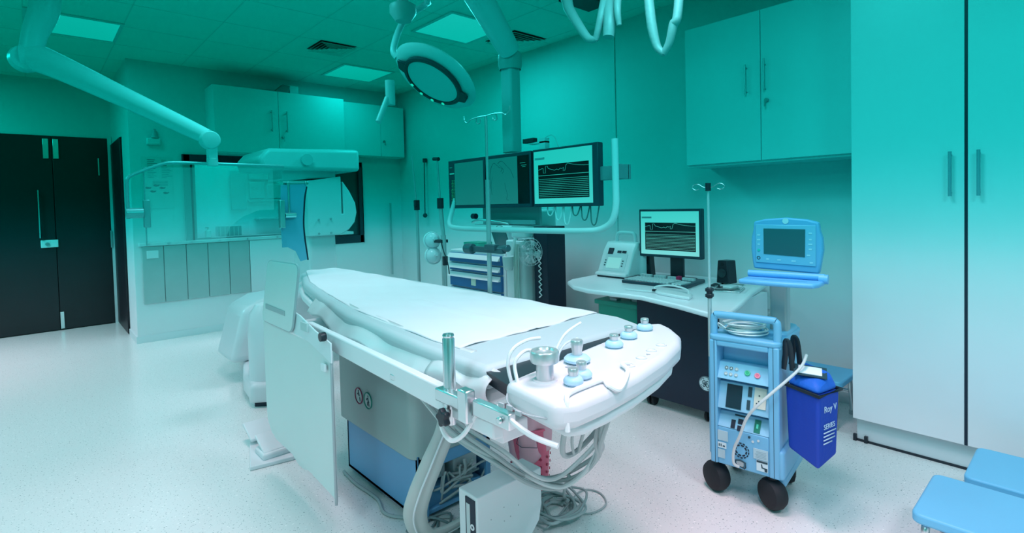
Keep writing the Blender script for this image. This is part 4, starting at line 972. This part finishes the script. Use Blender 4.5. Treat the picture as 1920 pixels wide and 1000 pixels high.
for k in range(4):
    a = R(150+22*k); c0 = LC_+(maj*math.cos(a)*-1+mi*0)*0
    p = LC_+maj*.2*math.cos(R(-60-25*k))+mi*.2*math.sin(R(-60-25*k))
    MB().lathe([(0, .015), (.012, .015), (.012, .012), (0, .012)], p, N, 14).build('led', glow('led', (.7, 1, .8), 1.0), rg)
# yoke and arm
q = MB().tube([LC_+maj*-.285+N*-.04, LC_+maj*-.33+N*-.07+Vector((0, 0, .02)), LC_+maj*-.33-N*.22+Vector((0, 0, .10)), LC_+maj*-.2-N*.30+Vector((0, 0, .22)), Vector((1.93, 2.9, 2.62)), Vector((1.90, 2.85, 2.79))], .022, 12, smooth=7)
q.build('arm', mat('lamp_arm', (.60, .68, .70), .35), t)
MB().lathe([(0, 0), (.11, 0), (.11, -.05), (.07, -.10), (0, -.1)], (1.90, 2.84, CZ-.002)).build('ceiling_mount', mat('lamp_arm', (.6, .68, .7)), t)
MB().cyl((1.70, 3.0, 2.06), (1.70, 3.0, 1.94), .03).cyl((1.68, 3.0, 1.98), (1.60, 2.98, 1.82), .018).lathe([(0, 0), (.03, 0), (.03, .05), (0, .05)], (1.70, 3.0, 2.04)).build('handle', mat('lamp_handle', (.42, .55, .56), .4), t)
# second lamp head part near the ceiling
t = thing('lamp_hub', 'grey swivel hub near the ceiling, above and left of the surgical lamp', 'lamp hub', (1.9, 3.1, 2.6))
MB().lathe([(0, 0), (.05, 0), (.085, .05), (.085, .10), (.05, .12), (0, .12)], (1.84, 3.05, 2.50)).build('hub', mat('hub_grey', (.34, .46, .46), .4), t)
MB().cyl((1.84, 3.05, 2.62), (1.84, 3.05, 2.815), .035).build('stem', mat('lamp_arm', (.6, .68, .7)), t)

# ------------------------------------------------------------------ left ceiling arm with clear shield
t = thing('shield_arm', 'jointed pale ceiling arm at the top left carrying the clear shield', 'ceiling arm', (.1, 4.5, 2.8))
MB().lathe([(0, 0), (.12, 0), (.11, -.07), (0, -.07)], (.12, 4.5, CZ-.002)).build('ceiling_mount', PB, t)
MB().tube([(.12, 4.5, 2.76), (.11, 4.5, 2.60), (.06, 4.5, 2.44), (.035, 4.5, 2.30)], [.085, .08, .065, .06], 18, smooth=6).build('drop_arm', PB, t)
MB().tube([(.0, 4.52, 2.29), (.10, 4.46, 2.27), (.45, 4.02, 2.01), (.79, 3.53, 1.735)], [.085, .085, .062, .045], 18, smooth=6).lathe([(0, -.07), (.07, -.06), (.085, 0), (.07, .06), (0, .07)], (.01, 4.52, 2.28), (0, 1, 0)).build('swing_arm', PB, t)
MB().lathe([(0, -.05), (.05, -.04), (.055, 0), (.05, .04), (0, .05)], (.79, 3.50, 1.715), (0, 1, 0)).box(.775, .825, 3.475, 3.525, 1.60, 1.70).cyl((.80, 3.5, 1.565), (.80, 3.5, 1.61), .03).build('knuckle', PALE, t, bevel=.004)
t = thing('clear_shield', 'clear acrylic radiation shield on a bent tube frame before the control window', 'shield', (.8, 3.5, 1.3))
MB().tube([(.385, 3.5, 1.27), (.385, 3.5, 1.44), (.39, 3.5, 1.485), (.42, 3.5, 1.51), (.54, 3.5, 1.565), (.62, 3.5, 1.578), (.85, 3.5, 1.578), (1.17, 3.5, 1.575), (1.2, 3.5, 1.57)], .009, 10, smooth=5).build('frame_tube', mat('frame_teal', (.34, .52, .54), .35, metal=.5), t)
MB().prism([(.46, 1.14), (.46, 1.55), (1.14, 1.56), (1.14, 1.30), (1.05, 1.30), (.95, 1.26), (.88, 1.20), (.85, 1.12)], 3.505, 3.513, 'y').build('shield_panel', ACR, t)
MB().cyl((.375, 3.5, 1.30), (.455, 3.5, 1.30), .028).box(.455, .485, 3.49, 3.53, 1.22, 1.37).build('clamp', mat('clamp_teal', (.28, .45, .47), .35, metal=.5), t, bevel=.003)
MB().box(.462, .466, 3.5, 3.515, 1.12, 1.55).build('panel_edge', mat('edge_teal', (.2, .42, .44), .3), t)
t = thing('lead_curtain', 'blue lead curtain with dark right edge hanging beside the control window', 'curtain', (1.3, 3.6, 1.3))
ORG[t.name] = Matrix()
t.location = (.03, 0, 0)
q = MB(); P = [(1.19, 1.46), (1.355, 1.47), (1.34, 1.38), (1.33, 1.28), (1.325, 1.20), (1.33, 1.10), (1.345, .96), (1.30, .95), (1.27, 1.02), (1.22, 1.05), (1.185, 1.05), (1.18, 1.2), (1.185, 1.35)]
q.prism(P, 3.60, 3.612, 'y').build('curtain', mat('curtain_blue', (.13, .42, .58), .5), t)
MB().tube([(1.357, 3.602, 1.45), (1.342, 3.6, 1.38), (1.332, 3.6, 1.28), (1.327, 3.6, 1.2), (1.332, 3.6, 1.1), (1.348, 3.602, .955)], .0055, 8, smooth=5).build('edge_trim', NAVY, t)
MB().cyl((1.355, 3.59, 1.472), (1.355, 3.62, 1.472), .012).cyl((1.20, 3.6, 1.48), (1.35, 3.6, 1.48), .006).box(1.165, 1.195, 3.56, 3.6, 1.18, 1.36).cyl((1.2, 3.58, 1.26), (1.27, 3.58, 1.26), .018).cyl((1.235, 3.6, 1.48), (1.235, 3.6, 1.27), .008).build('hanger', STEEL, t, bevel=.002)
# ------------------------------------------------------------------ C-arm gantry
t = thing('c_arm_gantry', 'white rounded C-arm x-ray gantry behind the head of the table', 'x-ray machine', (1.6, 4.5, 0))
GW = mat('gantry_white', (.62, .68, .70), .3)
MB().prism([(1.02, 3.72), (1.12, 3.66), (1.24, 3.74), (1.45, 4.4), (1.60, 5.4), (1.5, 5.6), (1.38, 5.5), (1.24, 4.7), (1.05, 4.0)], .03, .16).build('floor_base', GW, t, bevel=.03, seg=4)
MB().prism([(1.05, 3.75), (1.12, 3.70), (1.22, 3.76), (1.42, 4.4), (1.57, 5.4), (1.4, 5.5), (1.27, 4.7)], 0, .03).build('base_gap', NAVY, t)
MB().lathe([(0, 0), (.125, 0), (.13, .03), (.13, .05), (.122, .06), (.122, .50), (.11, .60), (.07, .66), (0, .68)], (1.17, 3.83, 0), seg=36).build('floor_column', GW, t)
MB().lathe([(.1305, .0), (.132, .02), (.1305, .04)], (1.17, 3.83, .045), seg=36).build('trim_ring', GREY, t)
bd_ = MB().prism([(1.05, .16), (1.15, .55), (1.30, .62), (1.9, .66), (2.1, .60), (2.1, .16)], 4.3, 4.75, 'y').build('lower_housing', GW, t, bevel=.05, seg=4)
MB().prism([(1.64, .60), (1.64, 1.12), (1.86, 1.12), (1.88, .60)], 4.25, 4.6, 'y').build('neck', GW, t, bevel=.02, seg=3)
C_ = [(1.62, 1.08), (1.62, 1.52), (1.90, 1.56), (1.90, 1.25), (1.915, 1.25), (1.915, 1.52), (1.97, 1.44), (2.02, 1.34), (2.03, 1.26), (2.01, 1.18), (1.96, 1.12), (1.88, 1.08)]
MB().prism(C_, 4.2, 4.65, 'y').build('c_ring', mat('ring_white', (.60, .68, .70), .3), t, bevel=.02, seg=4)
MB().prism([(1.28, 1.60), (1.25, 1.68), (1.32, 1.76), (2.05, 1.78), (2.05, 1.60)], 4.15, 4.75, 'y').build('detector_housing', GW, t, bevel=.03, seg=4)
MB().prism([(1.45, 1.53), (1.45, 1.61), (1.88, 1.61), (1.88, 1.55)], 4.25, 4.6, 'y').build('detector', PALE, t, bevel=.01)
MB().cyl((1.60, 4.12, 1.68), (1.60, 4.16, 1.68), .045).build('badge_plate', mat('badge_grey', (.46, .58, .6), .4), t)
q = MB()
for x, z in ((1.70, 1.21), (1.80, 1.215), (1.70, 1.10), (1.80, 1.10)): q.cyl((x, 4.195, z), (x, 4.185, z), .008, seg=12)
q.build('screw_cap', GREY, t)
# notice boards and papers on the control room wall, seen through the window
def paper(label, x0, x1, z0, z1, y=6.395, thick=.02, m=None, name='notice_board'):
    o = MB().box(x0, x1, y, y+thick, z0, z1).build(name, m or mat('board_pale', (.36, .47, .49), .5), bevel=.004); return tag(o, label, 'notice board' if name == 'notice_board' else name.replace('_', ' '))
yc = 7.29
paper('tall pale rectangular board seen through the left of the control window', 1.85, 2.03, 1.31, 1.80, yc-.03)
paper('wide pale board seen through the middle of the control window', 2.07, 2.25, 1.45, 1.66, yc-.03)
paper('square pale board seen through the control window, beside the wide one', 2.28, 2.47, 1.45, 1.63, yc-.03)
paper('small upper board seen through the control window', 2.06, 2.40, 1.69, 1.86, yc-.03)
o = MB().box(2.05, 2.52, 7.24, 7.298, 1.405, 1.435).build('wall_shelf', GREY, bevel=.004); tag(o, 'grey wall shelf in the control room below the boards', 'shelf')
o = MB().box(2.12, 2.47, 7.1, 7.298, 1.18, 1.20).build('wall_shelf', GREY, bevel=.004); tag(o, 'lower dark shelf in the control room seen beside the curtain', 'shelf')
o = MB().box(2.50, 2.56, 7.24, 7.298, 1.44, 1.66).build('wall_box', INK, bevel=.004); tag(o, 'narrow dark box on the control room wall beside the boards', 'box')
t = thing('soap_bottle', 'small pump bottle on the window sill rail', 'bottle', (1.42, 6.44, 1.02))
MB().lathe([(0, 0), (.026, 0), (.028, .01), (.028, .07), (.012, .085), (.01, .10), (0, .10)], (1.40, 6.43, 1.02), seg=18).build('bottle', WHITE, t)
MB().box(1.375, 1.41, 6.42, 6.44, 1.12, 1.13).cyl((1.40, 6.43, 1.1), (1.40, 6.43, 1.12), .005).build('pump', GREY, t)
t = thing('desk_organiser', 'grey slatted desk organiser behind the control window sill', 'organiser', (1.6, 6.6, 1.0))
MB().box(1.52, 1.76, 6.53, 6.64, .98, 1.13).build('box', GREY, t, bevel=.003)
q = MB()
for k in range(5): q.box(1.54+k*.045, 1.55+k*.045, 6.525, 6.53, 1.0, 1.12)
q.build('slats', PALE, t)
o = MB().box(.86, 3.6, 6.52, 7.1, .94, .975).build('control_counter', LAM, bevel=.004); tag(o, 'pale counter in the control room behind the window', 'counter')
o = MB().prism([(2.85, .965), (3.03, .965), (3.03, 1.0), (2.95, 1.01), (2.85, 1.02)], YB-.05, YB-.01, 'y').build('paper_roll', WHITE, bevel=.006); tag(o, 'white paper roll lying at the foot of the dark window', 'paper roll')
area('control_room_light', (1.9, 6.95, 2.79), 1.2, .4, 420, LC)

# ------------------------------------------------------------------ drip poles and hanging things
PM = mat('pole_steel', (.42, .52, .53), .35, metal=.7)
t = thing('drip_pole', 'slim steel drip pole with black collar, left of the other two tall poles', 'drip pole', (2.15, 3.45, 0))
MB().cyl((2.15, 3.45, .05), (2.15, 3.45, 1.28), .012, seg=14).cyl((2.15, 3.45, 1.28), (2.13, 3.47, 1.68), .007, seg=12).build('tube', PM, t)
MB().cyl((2.15, 3.45, 1.27), (2.15, 3.45, 1.345), .022).box(2.12, 2.145, 3.42, 3.445, 1.30, 1.34).build('collar', BLACK, t)
q = MB()
for k in range(5): a = 2*PI*k/5; q.tube([(2.15, 3.45, .09), (2.15+.22*math.cos(a), 3.45+.22*math.sin(a), .05)], .012, 8).lathe([(0, -.015), (.03, -.015), (.03, .015), (0, .015)], (2.15+.22*math.cos(a), 3.45+.22*math.sin(a), .03), (0, 1, 0), 14)
q.build('wheeled_base', PM, t)
t = thing('drip_pole', 'thick steel drip pole with black collar and breathing masks strapped to it', 'drip pole', (2.05, 2.98, 0))
MB().cyl((2.05, 2.97, .05), (2.05, 2.97, 1.10), .018, seg=16).cyl((2.05, 2.97, 1.10), (2.04, 2.98, 1.30), .014, seg=14).cyl((2.04, 2.98, 1.3), (2.03, 2.99, 1.62), .007, seg=12).build('tube', PM, t)
MB().cyl((2.04, 2.98, 1.28), (2.04, 2.98, 1.35), .022).build('collar', BLACK, t); MB().cyl((2.03, 3.03, 1.615), (2.03, 2.97, 1.61), .012).build('top_clip', BLACK, t)
MB().box(2.02, 2.08, 2.96, 3.04, 1.05, 1.07).box(2.03, 2.06, 2.94, 2.96, .90, .96).tube([(2.03, 2.97, 1.06), (2.02, 2.93, 1.0), (2.03, 2.90, .92), (2.02, 2.87, .85)], .004, 6, smooth=5).build('clamp', BLACK, t)
q = MB()
for k in range(5): a = 2*PI*k/5+.4; q.tube([(2.05, 2.97, .09), (2.05+.22*math.cos(a), 2.97+.22*math.sin(a), .05)], .012, 8).lathe([(0, -.015), (.03, -.015), (.03, .015), (0, .015)], (2.05+.22*math.cos(a), 2.97+.22*math.sin(a), .03), (0, 1, 0), 14)
q.build('wheeled_base', PM, t)
t = thing('drip_pole', 'tall steel drip pole with curled hooks rising from the far table edge', 'drip pole', (1.80, 2.19, .8))
MB().cyl((1.80, 2.19, .62), (1.80, 2.185, 1.43), .0125, seg=14).cyl((1.80, 2.185, 1.43), (1.795, 2.18, 1.765), .0075, seg=12).build('tube', PM, t)
q = MB()
for s in (1, -1):
    q.tube([(1.795, 2.18, 1.765), (1.795, 2.18+s*.06, 1.768), (1.795, 2.18+s*.13, 1.762), (1.795, 2.18+s*.16, 1.75), (1.795, 2.18+s*.185, 1.765), (1.795, 2.18+s*.19, 1.79)], .0035, 8, smooth=5)
    q.tube([(1.795, 2.18+s*.08, 1.768), (1.80, 2.18+s*.085, 1.74), (1.80, 2.18+s*.06, 1.735), (1.80, 2.18+s*.05, 1.755)], .0035, 8, smooth=5)
q.build('hooks', PM, t)
MB().cyl((1.78, 2.36, 1.06), (1.78, 2.30, 1.06), .028).box(1.77, 1.80, 2.05, 2.32, 1.045, 1.075).box(1.76, 1.80, 2.1, 2.18, 1.06, 1.09).cyl((1.79, 2.10, 1.065), (1.79, 2.02, 1.075), .018).build('clamp', mat('clamp_dark', (.05, .11, .13), .35, metal=.4), t, bevel=.003)
MB().box(1.76, 1.81, 2.16, 2.22, .70, .76).build('rail_clamp', STEEL, t, bevel=.003)
o = MB().cyl((3.55, 6.35, .4), (3.55, 6.35, 1.35), .012).build('wall_pipe', PM); tag(o, 'slim grey pipe standing in the far corner', 'pipe')
t = thing('pull_cord', 'dark hanging pull cord with round weight, left of the drip poles', 'pull cord', (3.70, 5.7, 1.8))
MB().tube([(3.71, 5.75, 1.85), (3.70, 5.75, 1.2)], .006, 8).box(3.70, 3.74, 5.73, 5.77, 1.85, 1.9).build('cord', INK, t); MB().lathe([(0, -.03), (.02, -.022), (.03, 0), (.02, .022), (0, .03)], (3.70, 5.75, 1.18), seg=18).build('weight', INK, t)
# breathing masks
MK = mat('mask_clear', (.66, .80, .84), .15, alpha=.55)
for k, (y, z, lab) in enumerate(((3.05, 1.06, 'upper clear breathing mask strapped to the thick drip pole'), (3.04, .955, 'lower clear breathing mask with blue rim on the thick drip pole'))):
    t = thing('breathing_mask', lab, 'breathing mask', (2.05, y, z), 0, 'clear breathing masks')
    MB().lathe([(.055, 0), (.05, .03), (.035, .055), (.015, .065), (.012, .09), (0, .09)], (2.05, y+.06, z), (-.3, -1, .2), 22).build('cup', MK, t, solid=.002)
    MB().torus((2.05, y+.06, z), .055, .007, (-.3, -1, .2), 26, 8).build('rim', mat('mask_rim', (.32, .52, .66) if k else (.6, .74, .76), .3), t)
# ------------------------------------------------------------------ drawer cart, suction column, fan
t = thing('drawer_cart', 'white cart with three blue drawers behind the table', 'cart', (3.35, 4.0, 0))
MB().box(3.13, 3.68, 3.58, 4.42, .10, .86).build('body', WHITE, t, bevel=.01)
for z0, z1 in ((.74, .835), (.655, .735), (.50, .65), (.33, .495), (.12, .325)):
    d = MB().box(3.105, 3.135, 3.61, 4.40, z0+.004, z1-.004).build('drawer', DRAWB, t, bevel=.003)
    MB().prism([(3.07, z1-.05), (3.105, z1-.005), (3.105, z1-.05)], 3.62, 4.40, 'y').build('drawer_handle', WHITE, d, bevel=.003)
    if z0 == .50: MB().box(3.10, 3.106, 3.98, 4.05, .53, .60).build('label', mat('label_cream', (.62, .72, .60), .5), d)
for x in (3.2, 3.6):
    for y in (3.65, 4.35): MB().lathe([(0, -.02), (.045, -.02), (.045, .02), (0, .02)], (x, y, .046), (0, 1, 0), 18).cyl((x, y, .05), (x, y, .11), .012).build('caster', RUBBER, t)
t = thing('green_box', 'small green box lying on the white drawer cart', 'box', (3.25, 4.1, .86))
MB().box(3.15, 3.32, 3.98, 4.22, .861, .93).build('carton', mat('carton_green', (.02, .42, .32), .5), t, bevel=.003); MB().box(3.15, 3.32, 3.98, 4.22, .93, .936).build('lid', GREEN, t, bevel=.002)
t = thing('cart_monitor', 'small pale vital-signs unit standing tilted on the drawer cart', 'monitor unit', (3.3, 3.85, .86))
MB().prism([(3.30, .86), (3.22, 1.08), (3.38, 1.10), (3.45, .86)], 3.66, 3.90, 'y').build('case', PALE, t, bevel=.008); MB().prism([(3.285, .885), (3.215, 1.065), (3.222, 1.07), (3.292, .89)], 3.68, 3.88, 'y').build('face', mat('unit_face', (.06, .16, .18), .3), t)
MB().torus((3.26, 3.80, 1.05), .05, .006, (1, .3, 0), 24, 6).build('coiled_lead', CABLE, t)
t = thing('suction_column', 'pale anaesthetic column with dark back panel right of the drawer cart', 'anaesthetic machine', (3.3, 3.3, 0))
MB().prism(rrect(3.10, 3.55, 3.32, 3.56, .05), .06, .98).build('body', mat('column_white', (.66, .76, .78), .35), t, bevel=.01)
MB().prism(rrect(3.12, 3.5, 3.28, 3.50, .04), 1.0, 1.24).build('upper_unit', PALE, t, bevel=.02, seg=3)
MB().box(3.18, 3.40, 3.1, 3.26, .05, 1.10).build('back_panel', NAVY, t, bevel=.004)
q = MB()
for k in range(9): z = .50+k*.045; q.tube([(3.172, 3.20, z), (3.172, 3.17, z+.022), (3.172, 3.20, z+.045)], .006, 6)
q.build('lattice', PALE, t)
MB().cyl((3.12, 3.42, 1.0), (3.08, 3.42, .86), .02).lathe([(0, 0), (.03, 0), (.05, .05), (.055, .12), (0, .12)], (3.08, 3.48, .72)).build('flask', mat('flask', (.6, .78, .78), .2, alpha=.8), t)
q = MB()
for k in range(4): q.tube([(3.10, 3.36+.02*k, .95), (3.07, 3.34+.018*k, .7), (3.07, 3.33+.02*k, .4), (3.1, 3.34+.02*k, .1)], .007, 8, smooth=5)
q.build('hose', mat('hose_green', (.38, .56, .52), .4), t)
q = MB()
for x, y in ((3.15, 3.15), (3.15, 3.52), (3.5, 3.15), (3.5, 3.52)): q.lathe([(0, -.015), (.03, -.015), (.03, .015), (0, .015)], (x, y, .03), (0, 1, 0), 14)
q.box(3.13, 3.52, 3.12, 3.55, .04, .07); q.build('base', GREY, t)
t = thing('desk_fan', 'round white caged fan clipped to the anaesthetic column', 'fan', (3.05, 3.17, .9))
fcn = Vector((3.04, 3.16, .90)); nf = Vector((-.55, -.65, .05)).normalized(); nf = Vector((-.2, -.95, .1)).normalized()
q = MB()
for r_ in (.03, .06, .09, .115): q.torus(fcn+nf*.03*(1-(r_/.115)**2), r_, .0022, nf, 32, 6)
a1 = nf.orthogonal().normalized(); a2 = nf.cross(a1)
for k in range(16): a = 2*PI*k/16; d = a1*math.cos(a)+a2*math.sin(a); q.tube([fcn+d*.02+nf*.03, fcn+d*.08+nf*.02, fcn+d*.115], .0018, 5)
q.build('cage', WHITE, t); MB().lathe([(0, -.04), (.03, -.04), (.03, .0), (0, .01)], fcn, nf, 18).build('motor', PALE, t)
q = MB()
for k in range(4):
    a = PI/2*k; d = a1*math.cos(a)+a2*math.sin(a); e = a1*math.cos(a+.7)+a2*math.sin(a+.7)
    V = [q.b.verts.new(p) for p in (fcn+d*.02, fcn+d*.10, fcn+e*.10+nf*.012, fcn+e*.02+nf*.01)]; q.b.faces.new(V)
q.build('blades', PALE, t, solid=.002); MB().cyl(fcn-nf*.02, fcn+Vector((.10, .06, -.10)), .01).build('clip_arm', PALE, t)
# ------------------------------------------------------------------ hoses hanging from the ceiling at the top
HS = mat('hose_sleeve', (.32, .42, .42), .45, bump=.3, bscale=25)
def hose(label, pts, r, m=HS): o = MB().tube(pts, r, 12, smooth=7).build('ceiling_hose', m); tag(o, label, 'hose', 'hoses hanging from the ceiling')
hose('leftmost sleeved hose sweeping down from the ceiling at the top', [(2.35, 2.35, 2.80), (2.22, 2.0, 2.45), (2.18, 1.92, 2.33), (2.15, 1.82, 2.20), (2.12, 1.74, 2.12), (2.12, 1.69, 2.11)], [.03, .03, .028, .024, .02, .015])
hose('second sleeved hose from the left, curving up beside the leftmost one', [(2.12, 1.70, 2.105), (2.12, 1.68, 2.16), (2.14, 1.67, 2.25), (2.25, 1.72, 2.45), (2.4, 1.85, 2.80)], [.015, .018, .02, .022, .022])
hose('third hose from the left, a thick straight bundle ending above the monitors', [(2.5, 1.9, 2.80), (2.30, 1.75, 2.45), (2.15, 1.63, 2.22), (2.12, 1.62, 2.10)], [.034, .034, .034, .028])
hose('fourth hose from the left, thin with a dark tip', [(2.45, 1.75, 2.80), (2.3, 1.66, 2.5), (2.13, 1.57, 2.25), (2.12, 1.555, 2.14)], [.02, .02, .018, .012])
hose('fifth hose from the left, sagging into the right-hand loop', [(2.3, 1.56, 2.80), (2.15, 1.42, 2.35), (2.11, 1.38, 2.18), (2.1, 1.36, 2.07), (2.1, 1.335, 1.98), (2.1, 1.30, 1.945)], [.02, .02, .022, .022, .018, .014])
hose('rightmost hose rising from the loop back to the ceiling', [(2.1, 1.305, 1.945), (2.1, 1.275, 1.99), (2.1, 1.255, 2.06), (2.12, 1.24, 2.15), (2.3, 1.30, 2.80)], [.014, .018, .02, .02, .02])
